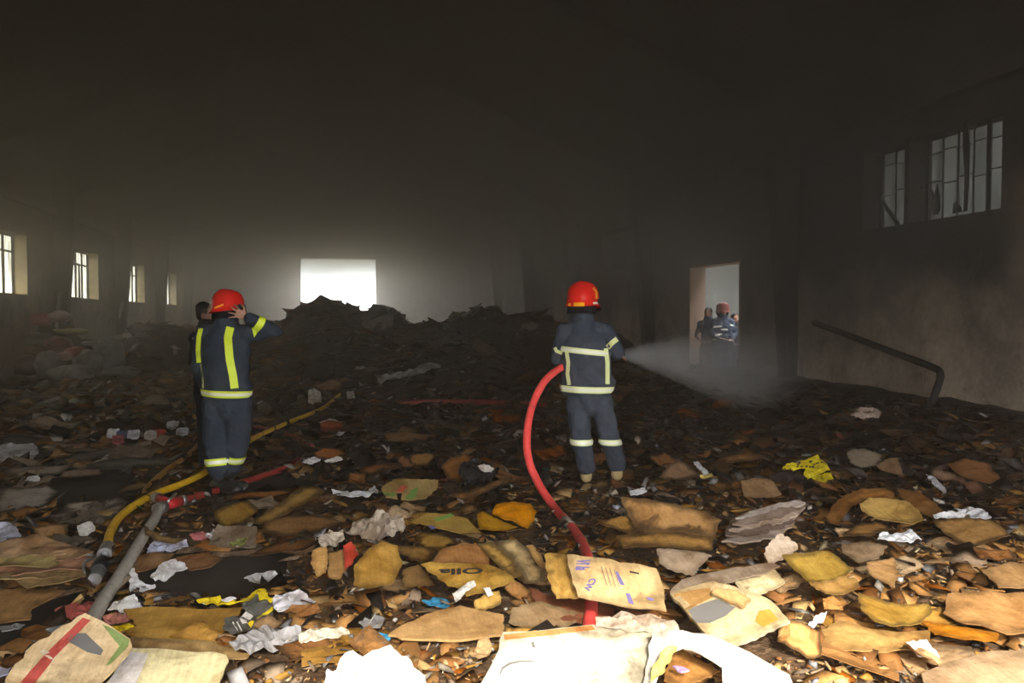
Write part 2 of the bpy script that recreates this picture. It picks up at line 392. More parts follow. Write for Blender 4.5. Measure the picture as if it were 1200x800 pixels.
# smooth tiling value noise on a lattice, vectorised
rs = np.random.RandomState(7); LAT = rs.rand(256, 256)
def vn(x, y, s):
    x = np.asarray(x, float) * s + 500; y = np.asarray(y, float) * s + 500
    xi = np.floor(x).astype(int); yi = np.floor(y).astype(int); fx = x - xi; fy = y - yi
    fx = fx * fx * (3 - 2 * fx); fy = fy * fy * (3 - 2 * fy)
    a = LAT[xi % 256, yi % 256]; b = LAT[(xi + 1) % 256, yi % 256]; c = LAT[xi % 256, (yi + 1) % 256]; d = LAT[(xi + 1) % 256, (yi + 1) % 256]
    return (a * (1 - fx) + b * fx) * (1 - fy) + (c * (1 - fx) + d * fx) * fy
def fbm(x, y, s): return (vn(x, y, s) + .5 * vn(x, y, s * 2.1) + .25 * vn(x, y, s * 4.3)) / 1.75
FEET = [tuple(J(x_, y_, d_).xy) for x_, y_, d_ in ((259, 570, 6.75), (272, 570, 6.85), (688, 570, 6.87), (724, 570, 6.9))]
def H(x, y, rough=1.0):
    x = np.asarray(x, float); y = np.asarray(y, float)
    h = .025 + .05 * (fbm(x, y, .7) - .4) + .03 * rough * (fbm(x + 9, y, 4) - .5)
    h = h + .09 * np.exp(-((x - 1.6) / 1.7) ** 2 - ((y - 3.8) / 1.6) ** 2) + .07 * np.exp(-((x - 3.6) / 1.6) ** 2 - ((y - 4.6) / 1.8) ** 2)
    h = h + (.42 + .2 * fbm(x, y, 1)) * np.exp(-((7.7 - x) / 1.3) ** 2) * np.clip((y - 3) / 3, 0, 1)
    for (fx, fy) in FEET: h = h * (1 - .85 * np.exp(-((x - fx) ** 2 + (y - fy) ** 2) / .10))
    for (hx, hy, rx, ry, hz) in heaps:
        q = ((x - hx) / rx) ** 2 + ((y - hy) / ry) ** 2
        b = hz * np.exp(-q ** 1.35 * .9) * (.86 + .28 * (fbm(x, y, 1.3)))
        h = np.maximum(h, b) + .12 * np.minimum(h, b)
    m = np.zeros(np.shape(x), bool)
    for q in bareW: m |= inpoly(x, y, q)
    return np.where(m, np.minimum(h, -.03), h)
def Hs(x, y): return float(max(H(np.array([x]), np.array([y]), 0)[0], 0))
def P(px, py, e=0.0):
    """photo pixel -> point on the debris surface"""
    h = 0.0
    for _ in range(5):
        q = gpt(px, py, h + e); h = Hs(q.x, q.y) * .5 + h * .5
    return gpt(px, py, h + e)

def grid_mesh(xs, ys):
    X, Y = np.meshgrid(xs, ys, indexing='xy'); Z = H(X, Y)
    X = X + (rs.rand(*X.shape) - .5) * .02
    nx, ny = len(xs), len(ys); v = np.stack([X, Y, Z], -1).reshape(-1, 3)
    i = (np.arange(ny - 1)[:, None] * nx + np.arange(nx - 1)[None]).ravel()
    f = np.stack([i, i + 1, i + nx + 1, i + nx], 1)
    me = bpy.data.meshes.new('bed'); me.from_pydata(v.tolist(), [], f.tolist()); return me
xs = np.arange(WL + .01, WR, .075); ys = [1.6]
while ys[-1] < YB - .2: ys.append(ys[-1] + .05 + .004 * ys[-1])
def bed_material():
    m = mat('charred_bed', (.05, .035, .025), .7, .4); g = N(m); p = g.pos()
    a = g.noise(1.3, 6, .65, p, .5); b = g.noise(11, 6, .7, p, .4); c_ = g.noise(45, 4, .6, p)
    sep = g.n('ShaderNodeSeparateXYZ'); g.l(p, sep.inputs[0])
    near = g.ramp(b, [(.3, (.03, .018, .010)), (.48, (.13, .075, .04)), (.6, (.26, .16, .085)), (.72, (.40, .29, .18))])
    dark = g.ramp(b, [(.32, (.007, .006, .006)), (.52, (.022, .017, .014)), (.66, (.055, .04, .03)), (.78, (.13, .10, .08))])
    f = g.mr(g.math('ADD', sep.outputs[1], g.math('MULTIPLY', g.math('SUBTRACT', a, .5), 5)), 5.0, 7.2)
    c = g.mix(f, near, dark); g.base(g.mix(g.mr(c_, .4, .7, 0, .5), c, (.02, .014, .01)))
    g.rough(g.mr(a, .35, .65, .4, .8)); g.bump(g.math('ADD', b, g.math('MULTIPLY', c_, .4)), .9, .03); return m
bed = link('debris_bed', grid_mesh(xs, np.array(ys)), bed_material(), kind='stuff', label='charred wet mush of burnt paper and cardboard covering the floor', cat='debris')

# ------------------------------------------------------------------ sheets: thick, warped, with ragged rims
def sheet_mesh(pts2, th=.006, warp=.02, cell=.07, rag=.006, seed=0, curl=0.0, fold=None, crump=.02):
    """pts2: outline in local metres -> bmesh slab, with 'edge' (1 at the rim) and 'col' attributes"""
    r = random.Random(seed); bm = bmesh.new()
    n = len(pts2); out = []
    for i in range(n):
        a = Vector(pts2[i]); b = Vector(pts2[(i + 1) % n]); L = (b - a).length; k = max(1, int(L / cell))
        for q in range(k):
            p = a.lerp(b, q / k)
            if q: d = (b - a).normalized(); p += Vector((-d.y, d.x)) * r.uniform(-rag, rag)
            out.append(p)
    lay = bm.verts.layers.float.new('rim')
    f = bm.faces.new([bm.verts.new((p.x, p.y, 0)) for p in out])
    bmesh.ops.triangulate(bm, faces=[f], ngon_method='BEAUTY')
    size = max((Vector(p) - Vector(q)).length for p in pts2 for q in pts2)
    for _ in range(3 if size > .35 else 2 if size > .15 else 1):
        es = [e for e in bm.edges if e.calc_length() > cell * 1.5 and not e.is_boundary]
        if not es: break
        bmesh.ops.subdivide_edges(bm, edges=es, cuts=1)
        bmesh.ops.triangulate(bm, faces=[f for f in bm.faces if len(f.verts) > 3])
        bmesh.ops.beautify_fill(bm, faces=bm.faces[:], edges=[e for e in bm.edges if not e.is_boundary])
    cx = sum(p.x for p in out) / len(out); cy = sum(p.y for p in out) / len(out)
    ox, oy = r.uniform(0, 99), r.uniform(0, 99)
    for v in bm.verts:
        x, y = v.co.x, v.co.y
        dmin = min((Vector((x, y)) - q).length for q in out)
        z = warp * (mn.noise(Vector((x * 2.6 + ox, y * 2.6 + oy, 0))) * 1.4 + .35 * mn.noise(Vector((x * 9 + ox, y * 9, 3))))
        if crump:
            q = Vector((x + ox, y + oy, 0)) * (3.2 / max(size, .1)); z += crump * size * ((1 - abs(mn.noise(q)) * 2.4) + .5 * (1 - abs(mn.noise(q * 2.3)) * 2.4) - .8)
        if curl: z += curl * (((x - cx) ** 2 + (y - cy) ** 2) / (size * .5) ** 2)
        if fold is not None:
            (fx, fy, ang, amt) = fold; d = (x - cx - fx) * math.cos(ang) + (y - cy - fy) * math.sin(ang)
            if d > 0: z += d * amt
        v.co.z = z
        v[lay] = max(0, 1 - dmin / max(size * .22, .02))
    bm.normal_update()
    ret = bmesh.ops.extrude_face_region(bm, geom=bm.faces[:])
    for v in [g for g in ret['geom'] if isinstance(g, bmesh.types.BMVert)]: v.co.z += th
    bmesh.ops.recalc_face_normals(bm, faces=bm.faces[:])
    return bm
def colour(me, rgb):
    a = me.color_attributes.new('col', 'FLOAT_COLOR', 'POINT')
    a.data.foreach_set('color', np.tile(np.array([*rgb, 1.0], np.float32), len(me.vertices)))
def lin(r, g=None, b=None):
    return tuple(((c / 255) / 12.92 if c / 255 <= .04045 else ((c / 255 + .055) / 1.055) ** 2.4) for c in ((r, g, b) if g is not None else r))
TAN = (.54, .31, .14); OCH = (.55, .32, .11); BRN = (.31, .155, .07); RUST = (.30, .11, .035); GRYT = (.40, .31, .23); CRM = (.80, .70, .47)
PALE = (.64, .44, .22); WHT = (.82, .83, .86); GRY = (.36, .36, .37); DRK = (.10, .065, .045); OLV = (.36, .24, .08); BLU = (.05, .30, .55)
YEL = (.80, .62, .02); RED = (.55, .07, .05); BLK = (.02, .02, .022); LAV = (.62, .64, .78); GRN = (.20, .30, .10)
covers = []                                          # footprints of the hand-placed sheets (world xy, height)
def place(poly, e=.03, tilt=6, roll=0, **k):
    """photo outline -> slab lying on the debris, tilted about its own centre; returns world matrix + local outline"""
    cx = sum(p[0] for p in poly) / len(poly); cy = sum(p[1] for p in poly) / len(poly)
    c = P(cx, cy, e); nrm = Vector((0, 0, 1))
    tow = Vector((CAM.x - c.x, CAM.y - c.y, 0)).normalized(); sid = Vector((-tow.y, tow.x, 0))
    nrm = (Vector((0, 0, 1)) + tow * math.tan(R(tilt)) + sid * math.tan(R(roll))).normalized()
    ux = (sid - nrm * sid.dot(nrm)).normalized() * -1; uy = nrm.cross(ux)
    loc = []
    for x, y in poly:
        r = ray(x, y); q = CAM + r * ((c - CAM).dot(nrm) / r.dot(nrm)); d = q - c; loc.append((d.dot(ux), d.dot(uy)))
    Mx = Matrix((( ux.x, uy.x, nrm.x, c.x), (ux.y, uy.y, nrm.y, c.y), (ux.z, uy.z, nrm.z, c.z), (0, 0, 0, 1)))
    return Mx, loc
seed = 100
def sheet(name, poly, rgb, label, cat, m='card', e=.03, tilt=6, roll=0, th=.006, warp=.010, burn=None, rag=.007, curl=0, fold=None, group=None, cell=None, parent=None, cover=True, crump=None):
    global seed; seed += 1
    Mx, loc = place(poly, e, tilt, roll)
    size = max((Vector(p) - Vector(q)).length for p in loc for q in loc)
    if burn is None: burn = (.75 if poly[0][1] < 640 else .35) if cat == 'cardboard' else 0
    if crump is None: crump = .055 if m in ('paper', 'plastic') else .008 if not name.endswith(('board', 'carton', 'lid', 'panel')) else .004
    bm = sheet_mesh(loc, th, min(warp, size * .08), cell or max(.015, min(.06, size * .06)), min(rag, size * .03), seed, curl, fold, crump)
    me = bpy.data.meshes.new(name); bm.to_mesh(me); bm.free(); colour(me, rgb)
    o = link(name, me, M[m] if isinstance(m, str) else m, label=label, cat=cat, group=group)
    if parent is None: o.matrix_world = Mx
    else: o.parent = parent; o.matrix_parent_inverse = parent.matrix_world.inverted(); o.matrix_basis = Mx
    o.color = (1, 1, 1, 1 - burn)
    if cover: covers.append(([tuple((Mx @ Vector((*p, 0))).xy) for p in loc]))
    return o
def on(parent, name, poly, m, lift=.009, th=.0015, rgb=None, **k):
    """flat print or tape lying on a sheet: a thin child following its warp, found by ray cast"""
    ob = parent; me = ob.data; Mi = ob.matrix_world.inverted()
    bvh = BVHTree.FromPolygons([v.co.copy() for v in me.vertices], [p.vertices[:] for p in me.polygons])
    bm = bmesh.new(); vs = []
    o0 = Mi @ CAM
    n = len(poly); pts = []
    for i in range(n):
        a, b = poly[i], poly[(i + 1) % n]; kk = max(1, int(math.dist(a, b) / 6))
        for q in range(kk): pts.append((a[0] + (b[0] - a[0]) * q / kk, a[1] + (b[1] - a[1]) * q / kk))
    for x, y in pts:
        d = ((Mi @ (CAM + ray(x, y))) - o0).normalized(); h = bvh.ray_cast(o0, d)
        if h[0] is None:
            t = (-o0.z) / d.z; q = o0 + d * t + Vector((0, 0, .012))
        else: q = h[0] + Vector((0, 0, .0015))
        vs.append(bm.verts.new(q))
    f = bm.faces.new(vs); bmesh.ops.triangulate(bm, faces=[f])
    ret = bmesh.ops.extrude_face_region(bm, geom=bm.faces[:])
    for v in [g for g in ret['geom'] if isinstance(g, bmesh.types.BMVert)]: v.co.z += th
    bmesh.ops.recalc_face_normals(bm, faces=bm.faces[:])
    me2 = bpy.data.meshes.new(name); bm.to_mesh(me2); bm.free()
    if rgb: colour(me2, rgb)
    c = link(name, me2, M[m] if isinstance(m, str) else m, parent=ob); c.color = (1, 1, 1, 1); return c
def letters(parent, txt, p0, p1, hpx, m, flip=False, name='lettering', shear=0):
    """printed words on a sheet: from pixel p0 to p1 along the baseline, hpx tall away from it"""
    cu = bpy.data.curves.new(name, 'FONT'); cu.body = txt; cu.size = 1; cu.offset = .035; cu.extrude = .002; cu.resolution_u = 3
    to = bpy.data.objects.new(name, cu); C.objects.link(to)
    me = bpy.data.meshes.new_from_object(to.evaluated_get(bpy.context.evaluated_depsgraph_get())); bpy.data.objects.remove(to)
    xsv = [v.co.x for v in me.vertices]; ysv = [v.co.y for v in me.vertices]; x0, x1 = min(xsv), max(xsv); y0, y1 = min(ysv), max(ysv)
    ob = parent; Mi = ob.matrix_world.inverted(); pm = ob.data
    bvh = BVHTree.FromPolygons([v.co.copy() for v in pm.vertices], [p.vertices[:] for p in pm.polygons]); o0 = Mi @ CAM
    dx, dy = p1[0] - p0[0], p1[1] - p0[1]
    for v in me.vertices:
        a = (v.co.x - x0) / (x1 - x0); b = (v.co.y - y0) / (y1 - y0)
        x = p0[0] + dx * a + hpx[0] * b; y = p0[1] + dy * a + hpx[1] * b
        d = ((Mi @ (CAM + ray(x, y))) - o0).normalized(); h = bvh.ray_cast(o0, d)
        top = 1 if v.co.z > 0 else 0
        q = h[0] if h[0] is not None else o0 + d * (-o0.z / d.z)
        v.co = q + Vector((0, 0, .001 + .0015 * top))
    return link(name, me, M[m], parent=ob)

CB = 'cardboard_sheet'; PS = 'paper_sheet'
S = sheet
# --- bottom edge, nearest the camera
b1 = S('white_carton_board', [(590, 744), (640, 739), (694, 733), (766, 737), (762, 756), (754, 800), (748, 830), (545, 830), (566, 800), (580, 775)], (.93, .90, .72), 'large cream-white carton board in front of the cut-off red hose end', 'cardboard', e=.12, tilt=12, th=.008, warp=.02)
on(b1, 'torn_edge_strip', [(590, 744), (640, 739), (694, 733), (697, 738), (640, 745), (592, 750)], 'card', rgb=(.62, .34, .16))
on(b1, 'printed_mark', [(623, 753), (626, 752.4), (625.6, 756.2), (627.4, 757), (627, 758.8), (624, 758.4)], 'grayink')
for i, (x, w_) in enumerate(((631, 8), (640, 4), (646, 8))): on(b1, 'faint_print_line', [(x, 754.6 - i * .8), (x + w_, 753.6 - i * .8), (x + w_, 755.4 - i * .8), (x, 756.4 - i * .8)], 'card', rgb=(.60, .58, .46))
on(b1, 'printed_mark', [(659.5, 749.5), (661, 749.3), (661.5, 751.5), (659.5, 754.5), (658.6, 754.4), (660.2, 751.6)], 'card', rgb=(.62, .60, .48))
on(b1, 'printed_arc', [(585, 790), (588, 782), (596, 777), (610, 774), (626, 774), (626, 775.5), (610, 775.8), (598, 779), (590, 784), (587, 790)], 'grayink')
b2 = S('torn_carton', [(764, 742), (800, 745), (850, 758), (893, 772), (925, 790), (940, 830), (850, 830), (846, 788), (800, 764), (778, 768), (768, 800), (758, 825), (750, 825)], (.93, .91, .82), 'white torn carton with an open brown hollow, right of the large cream board', 'cardboard', e=.16, tilt=14, warp=.03)
S('brown_flap', [(793, 760), (844, 787), (822, 800), (800, 808), (778, 800), (783, 778)], (.44, .24, .10), 'brown inner flap showing through the hole of the torn white carton', 'cardboard', e=.10, tilt=8)
S('yellow_card_strip', [(776, 765), (788, 757), (794, 760), (776, 790), (762, 798), (764, 785)], (.82, .64, .25), 'narrow yellow card strip along the hole of the torn white carton', 'cardboard', e=.19, tilt=20)
S('purple_scrap', [(788, 782), (800, 783), (808, 787), (798, 789)], (.45, .32, .58), 'small purple paper scrap inside the torn white carton', 'paper', 'paper', e=.15)
b3 = S('striped_carton', [(6, 798), (38, 757), (100, 722), (128, 733), (152, 748), (155, 757), (136, 780), (108, 815), (60, 835), (0, 835)], (.84, .66, .42), 'pale carton with a red tape stripe and green-tinged edge lying over the grey hose end', 'carton', e=.2, tilt=20, warp=.03, th=.01)
on(b3, 'red_tape', [(24, 800), (52, 768), (97, 724), (106, 727), (66, 768), (40, 802)], 'plastic', rgb=(.62, .11, .09))
on(b3, 'green_stain', [(120, 732), (132, 737), (152, 750), (150, 758), (130, 778), (124, 780), (140, 757), (130, 745)], 'paper', rgb=(.30, .40, .14))
on(b3, 'grey_scuff', [(84, 743), (100, 742), (121, 762), (118, 768), (102, 764), (80, 752)], 'grayink')
on(b3, 'tape_cross', [(46, 764), (52, 761), (66, 770), (62, 775)], 'paper', rgb=(.9, .82, .6))
b4 = S('cream_carton_lid', [(150, 760), (205, 763), (265, 769), (268, 776), (258, 800), (250, 830), (100, 830), (128, 798)], (.88, .80, .50), 'flat cream-yellow carton lid with a white panel at the lower left', 'carton', e=.07, tilt=10, th=.01)
on(b4, 'white_panel', [(150, 764), (174, 766), (160, 800), (150, 825), (112, 825), (128, 798)], 'paper', rgb=(.86, .82, .80))
S('fibreboard', [(145, 716), (200, 712), (262, 714), (286, 712), (274, 730), (246, 757), (190, 752), (146, 744), (162, 735)], (.62, .38, .13), 'ochre fibrous board left of the yellow and black wrapper', 'board', e=.04, tilt=6, th=.012, warp=.02)
S(CB, [(155, 746), (240, 752), (300, 770), (262, 774), (200, 764), (146, 760)], PALE, 'pale tan cardboard strip between the fibrous board and the cream lid', 'cardboard', e=.05)
S('crumpled_white_bag', [(385, 786), (398, 773), (430, 769), (458, 773), (470, 782), (496, 795), (505, 830), (372, 830)], (.92, .92, .93), 'crumpled white paper bag at the bottom edge, below the blue wrapper', 'bag', 'paper', e=.14, tilt=18, warp=.05, th=.02, crump=.12, cell=.02)
S('cement_bag', [(268, 757), (292, 740), (312, 729), (350, 726), (353, 738), (346, 752), (320, 758), (298, 767), (276, 764)], (.42, .42, .44), 'grey and white paper sack scrap right of the yellow and black wrapper', 'sack', 'paper', e=.07, tilt=12, warp=.04, crump=.1, cell=.02)
S(PS, [(352, 741), (372, 735), (408, 736), (410, 742), (380, 748), (356, 752), (350, 748)], (.82, .78, .62), 'cream paper strip right of the grey and white sack scrap', 'paper', 'paper', e=.06, tilt=12)
S(PS, [(316, 699), (352, 693), (360, 698), (370, 707), (350, 712), (330, 717), (320, 713)], (.85, .83, .88), 'white torn paper right of the yellow and black wrapper', 'paper', 'paper', e=.05, tilt=12)
S(PS, [(286, 679), (300, 673), (316, 670), (334, 676), (350, 678), (345, 684), (328, 687), (318, 684), (300, 684)], WHT, 'ragged white paper on the dark floor above the yellow and black wrapper', 'paper', 'paper', e=.02, tilt=10, rag=.02)
S(PS, [(394, 701), (408, 693), (424, 687), (440, 690), (430, 698), (416, 708), (400, 710), (404, 703)], WHT, 'white paper with dark blotches below the tan box flaps', 'paper', 'paper', e=.05, tilt=12, rag=.02)
S(PS, [(420, 731), (436, 720), (452, 726), (446, 736), (428, 738)], GRY, 'greyish paper scrap left of the sawdust-brown sheet', 'paper', 'paper', e=.04, tilt=10)
S('blue_wrapper', [(427, 746), (440, 742), (455, 743), (458, 750), (450, 757), (436, 750)], BLU, 'blue plastic wrapper above the crumpled white bag', 'wrapper', 'plastic', e=.06, tilt=16, warp=.03)
S('blue_wrapper', [(494, 705), (508, 702), (524, 704), (528, 711), (516, 713), (502, 710)], BLU, 'blue plastic wrapper below the board with faded black letters', 'wrapper', 'plastic', e=.05, tilt=16, warp=.03)
y1 = S('yellow_black_wrapper', [(262, 741), (264, 729), (290, 722), (284, 712), (300, 698), (318, 700), (320, 716), (300, 726), (296, 735), (272, 743)], (.10, .10, .09), 'yellow and black printed plastic wrapper with white bars left of the grey sack', 'wrapper', 'plastic', e=.08, tilt=14, warp=.02)
on(y1, 'yellow_band', [(300, 724), (319, 713), (320, 717), (302, 727)], 'plastic', rgb=YEL)
on(y1, 'yellow_band', [(302, 696), (310, 695), (320, 704), (318, 707), (310, 702), (304, 704)], 'plastic', rgb=YEL)
on(y1, 'yellow_band', [(290, 730), (296, 727), (298, 731), (294, 736)], 'plastic', rgb=YEL)
on(y1, 'white_print', [(281, 725), (288, 719), (297, 722), (290, 730), (284, 731)], 'paper', rgb=(.75, .72, .68))
for q in (272, 277): on(y1, 'white_bar', [(q, 729), (q + 1.5, 728.5), (q + 7, 739), (q + 5.5, 739.5)], 'paper', rgb=(.8, .8, .78))
S('yellow_strap', [(230, 703), (258, 702), (262, 708), (285, 703), (302, 692), (310, 690), (314, 696), (290, 708), (264, 712), (246, 708)], YEL, 'yellow plastic strap trailing left from the yellow and black wrapper', 'wrapper', 'plastic', e=.09, tilt=14)
S('white_card', [(234, 706), (250, 702), (252, 705), (240, 709)], (.8, .8, .82), 'small white card at the left end of the yellow strap', 'card', 'paper', e=.08, tilt=14)
S('white_label', [(259, 704), (272, 700), (277, 702), (266, 706)], (.78, .78, .8), 'small white label caught under the yellow strap', 'label', 'paper', e=.11, tilt=14)
S('yellow_scrap', [(130, 735), (152, 730), (157, 733), (140, 740), (128, 739)], YEL, 'yellow plastic scrap beside the green edge of the striped carton', 'wrapper', 'plastic', e=.19, tilt=14)
S('red_white_packet', [(64, 717), (80, 711), (108, 704), (120, 708), (116, 716), (100, 722), (84, 728)], (.58, .14, .12), 'crushed red packet left of the grey hose end', 'packet', 'plastic', e=.05, tilt=14, warp=.03)
S(PS, [(135, 706), (158, 697), (170, 718), (150, 722), (138, 716), (126, 716)], (.9, .9, .88), 'white folded paper right of the grey hose end', 'paper', 'paper', e=.06, tilt=20)
S('pink_packet', [(120, 722), (140, 718), (158, 721), (150, 728), (126, 730)], (.62, .24, .18), 'salmon-red packet in front of the white folded paper', 'packet', 'plastic', e=.05, tilt=14)
S(PS, [(0, 735), (18, 731), (30, 731), (22, 737), (2, 741)], GRY, 'grey paper on the bare wet floor at the left edge', 'paper', 'paper', e=.02, tilt=8)
S(PS, [(-14, 784), (0, 782), (13, 783), (10, 791), (-10, 796)], LAV, 'pale paper corner in the bottom left corner', 'paper', 'paper', e=.03, tilt=12)
S(PS, [(53, 738), (72, 733), (74, 737), (58, 742)], GRY, 'grey paper strip behind the striped carton', 'paper', 'paper', e=.04, tilt=10)
# --- left foreground
S(CB, [(0, 692), (40, 691), (76, 693), (60, 704), (38, 715), (36, 726), (0, 731), (-60, 725), (-50, 700)], (.50, .30, .15), 'flat brown cardboard sheet beside the bare wet floor at the left edge', 'cardboard', e=.04)
S(CB, [(40, 619), (58, 615), (80, 614), (79, 632), (62, 637), (42, 640)], (.55, .34, .18), 'tan cardboard square left of the yellow hose', 'cardboard', e=.08, tilt=10)
S('lavender_paper', [(-8, 613), (12, 614), (22, 624), (30, 632), (18, 642), (-10, 650)], LAV, 'pale lavender printed paper at the left edge', 'paper', 'paper', e=.06, tilt=14)
for i, (y, x0, x1) in enumerate(((645, -30, 95), (651, -40, 110), (658, -30, 122), (665, -20, 128), (672, -30, 118), (679, 10, 105))):
    c = (.62 - .05 * (i % 3), .42 - .05 * (i % 2), .26 - .03 * (i % 3))
    S(CB, [(x0, y - 3), (x0 + 30, y - 9), (x0 + 75, y - 13), (x1 - 12, y - 9), (x1, y - 3), (x1 - 20, y + 5), (x0 + 60, y + 7), (x0 + 20, y + 8)], c,
      '%s layer of the buckled tan cardboard stack left of the black nozzle' % ('topmost', 'second', 'third', 'fourth', 'fifth', 'lowest')[i], 'cardboard', e=.12 - .015 * i, tilt=5, warp=.035, group='buckled cardboard left of the nozzle')
S(CB, [(78, 592), (120, 586), (150, 590), (140, 603), (100, 607), (70, 603)], (.48, .41, .33), 'greyish-brown cardboard left of the yellow hose, behind the white mush', 'cardboard', e=.05)
S(PS, [(90, 616), (108, 611), (112, 620), (100, 628), (92, 626)], (.74, .72, .68), 'off-white wet paper lump left of the yellow hose', 'paper', 'paper', e=.07, tilt=16)
S('lined_paper', [(172, 647), (175, 636), (181, 631), (196, 637), (219, 635), (221, 642), (204, 647), (186, 646)], (.60, .62, .80), 'crumpled bluish lined paper right of the grey hose', 'paper', 'paper', e=.05, tilt=14, warp=.04)
S(PS, [(152, 694), (152, 668), (158, 667), (162, 681), (170, 683), (182, 684), (180, 691), (162, 697)], (.88, .88, .9), 'bright white torn paper against the grey hose', 'paper', 'paper', e=.04, tilt=14)
S(PS, [(176, 676), (188, 664), (200, 658), (214, 661), (220, 668), (206, 672), (196, 680), (182, 680)], (.86, .86, .88), 'crumpled white paper on the wet floor right of the grey hose', 'paper', 'paper', e=.04, tilt=18, warp=.05)
S(CB, [(196, 656), (222, 650), (245, 648), (260, 656), (248, 664), (222, 668), (208, 660)], (.33, .18, .10), 'brown cardboard on the wet floor below the lined paper', 'cardboard', e=.05)
S(CB, [(112, 668), (150, 655), (180, 648), (205, 650), (196, 660), (172, 668), (150, 674)], (.40, .24, .13), 'brown cardboard under the grey hose beside the lined paper', 'cardboard', e=.04)
S(CB, [(167, 613), (178, 622), (190, 628), (215, 633), (206, 636), (184, 634), (172, 627)], (.42, .28, .13), 'curled brown strip wrapped over the grey hose', 'cardboard', e=.14, tilt=12)
S('pink_paper', [(222, 627), (238, 624), (246, 629), (240, 634), (226, 633)], (.62, .20, .20), 'pinkish-red paper right of the curled brown strip', 'paper', 'paper', e=.05, tilt=14)
S(PS, [(240, 627), (250, 621), (268, 625), (262, 631), (246, 632)], (.85, .84, .84), 'white paper beside the pinkish-red paper', 'paper', 'paper', e=.06, tilt=14)
S(CB, [(228, 640), (240, 632), (254, 640), (244, 645)], (.50, .24, .10), 'orange-brown card tip below the pinkish-red paper', 'cardboard', e=.05)
S('green_scrap', [(268, 636), (284, 629), (293, 627), (286, 638), (274, 641)], (.30, .34, .10), 'olive-green card scrap right of the white and pink papers', 'card', 'paper', e=.05, tilt=12)
S(CB, [(250, 600), (270, 592), (292, 588), (302, 600), (286, 612), (262, 618), (252, 608)], (.40, .25, .08), 'ochre cardboard flap with a green smear in front of the left firefighter', 'cardboard', e=.10, tilt=12)
S(CB, [(298, 612), (328, 588), (352, 572), (366, 569), (380, 577), (356, 592), (328, 606), (304, 616)], (.46, .29, .11), 'long ochre cardboard panel leaning right of the green-smeared flap', 'cardboard', e=.12, tilt=10)
S(CB, [(262, 588), (292, 582), (330, 586), (344, 578), (330, 575), (290, 576), (262, 582)], (.38, .17, .07), 'rust-brown strip before the left firefighter\'s boot', 'cardboard', e=.07)
S(CB, [(310, 612), (340, 606), (372, 604), (400, 612), (370, 624), (330, 628), (305, 622)], (.33, .19, .09), 'brown cardboard below the long ochre panel', 'cardboard', e=.06)
S('magazine', [(388, 573), (410, 578), (430, 577), (438, 570), (444, 575), (432, 582), (408, 583), (392, 580)], (.72, .74, .78), 'white magazine curled open left of the green and red printed carton', 'magazine', 'paper', e=.06, tilt=12)
g1 = S('printed_carton', [(446, 572), (462, 562), (490, 562), (514, 563), (513, 572), (500, 584), (478, 587), (452, 583)], (.46, .34, .16), 'cardboard carton face printed in green and red in the middle of the debris', 'carton', e=.12, tilt=14)
on(g1, 'green_print', [(474, 585), (482, 574), (490, 571), (488, 580), (482, 586)], 'greenink'); on(g1, 'green_print', [(448, 578), (464, 578), (462, 582), (450, 581)], 'greenink')
on(g1, 'red_print', [(464, 576), (470, 569), (478, 569), (472, 577)], 'redink')
g2 = S('printed_carton', [(482, 612), (500, 602), (522, 603), (546, 607), (563, 624), (540, 625), (512, 620)], (.48, .33, .11), 'ochre carton face with a green bar behind the black-lettered board', 'carton', e=.11, tilt=14)
on(g2, 'green_print', [(508, 608), (528, 603), (532, 605), (512, 611)], 'greenink'); on(g2, 'purple_print', [(500, 617), (507, 616), (512, 620), (506, 622)], 'ink')
# --- centre foreground
S(CB, [(366, 645), (383, 640), (385, 660), (382, 672), (372, 677), (364, 662)], (.50, .30, .13), 'upright tan flap left of the red flap', 'cardboard', e=.12, tilt=40)
S('red_flap', [(402, 640), (412, 635), (420, 648), (412, 662), (404, 668)], (.52, .10, .08), 'small red flap standing between two tan flaps', 'cardboard', e=.14, tilt=40)
S(CB, [(415, 664), (428, 652), (448, 640), (466, 645), (472, 662), (458, 682), (432, 688), (414, 684)], (.55, .33, .11), 'large ochre flap right of the red flap', 'cardboard', e=.12, tilt=20, warp=.03)
S(CB, [(385, 648), (402, 644), (408, 664), (398, 678), (385, 676)], (.40, .24, .11), 'brown flap between the upright tan flap and the red flap', 'cardboard', e=.10, tilt=30)
S('crumpled_paper', [(372, 632), (386, 622), (402, 622), (404, 634), (390, 642), (376, 642)], (.58, .50, .40), 'crumpled beige paper ball behind the upright tan flap', 'paper', 'paper', e=.13, tilt=25, warp=.06, crump=.14, cell=.02)
S('crumpled_paper', [(404, 622), (420, 604), (442, 600), (468, 606), (476, 620), (452, 632), (424, 630)], (.50, .42, .33), 'crumpled heap-like beige paper above the red flap', 'paper', 'paper', e=.12, tilt=25, warp=.08, crump=.14, cell=.02)
S(CB, [(486, 632), (492, 622), (520, 626), (538, 636), (526, 644), (500, 642)], (.52, .33, .11), 'ochre rounded flap left above the black-lettered board', 'cardboard', e=.13, tilt=14)
S(CB, [(440, 632), (470, 640), (500, 642), (514, 646), (498, 662), (480, 655), (458, 644)], (.44, .27, .11), 'brown board between the large ochre flap and the black-lettered board', 'cardboard', e=.10, tilt=14)
S(CB, [(472, 668), (490, 662), (498, 672), (510, 686), (494, 690), (474, 688)], (.36, .22, .10), 'dim brown flap below the left corner of the black-lettered board', 'cardboard', e=.08, tilt=25)
o1 = S('lettered_board', [(493, 663), (504, 660), (575, 662), (592, 668), (604, 681), (572, 692), (547, 699), (540, 690), (524, 687)], (.60, .38, .12), 'ochre board with upside-down black letters in the centre foreground', 'cardboard', e=.13, tilt=20, warp=.008)
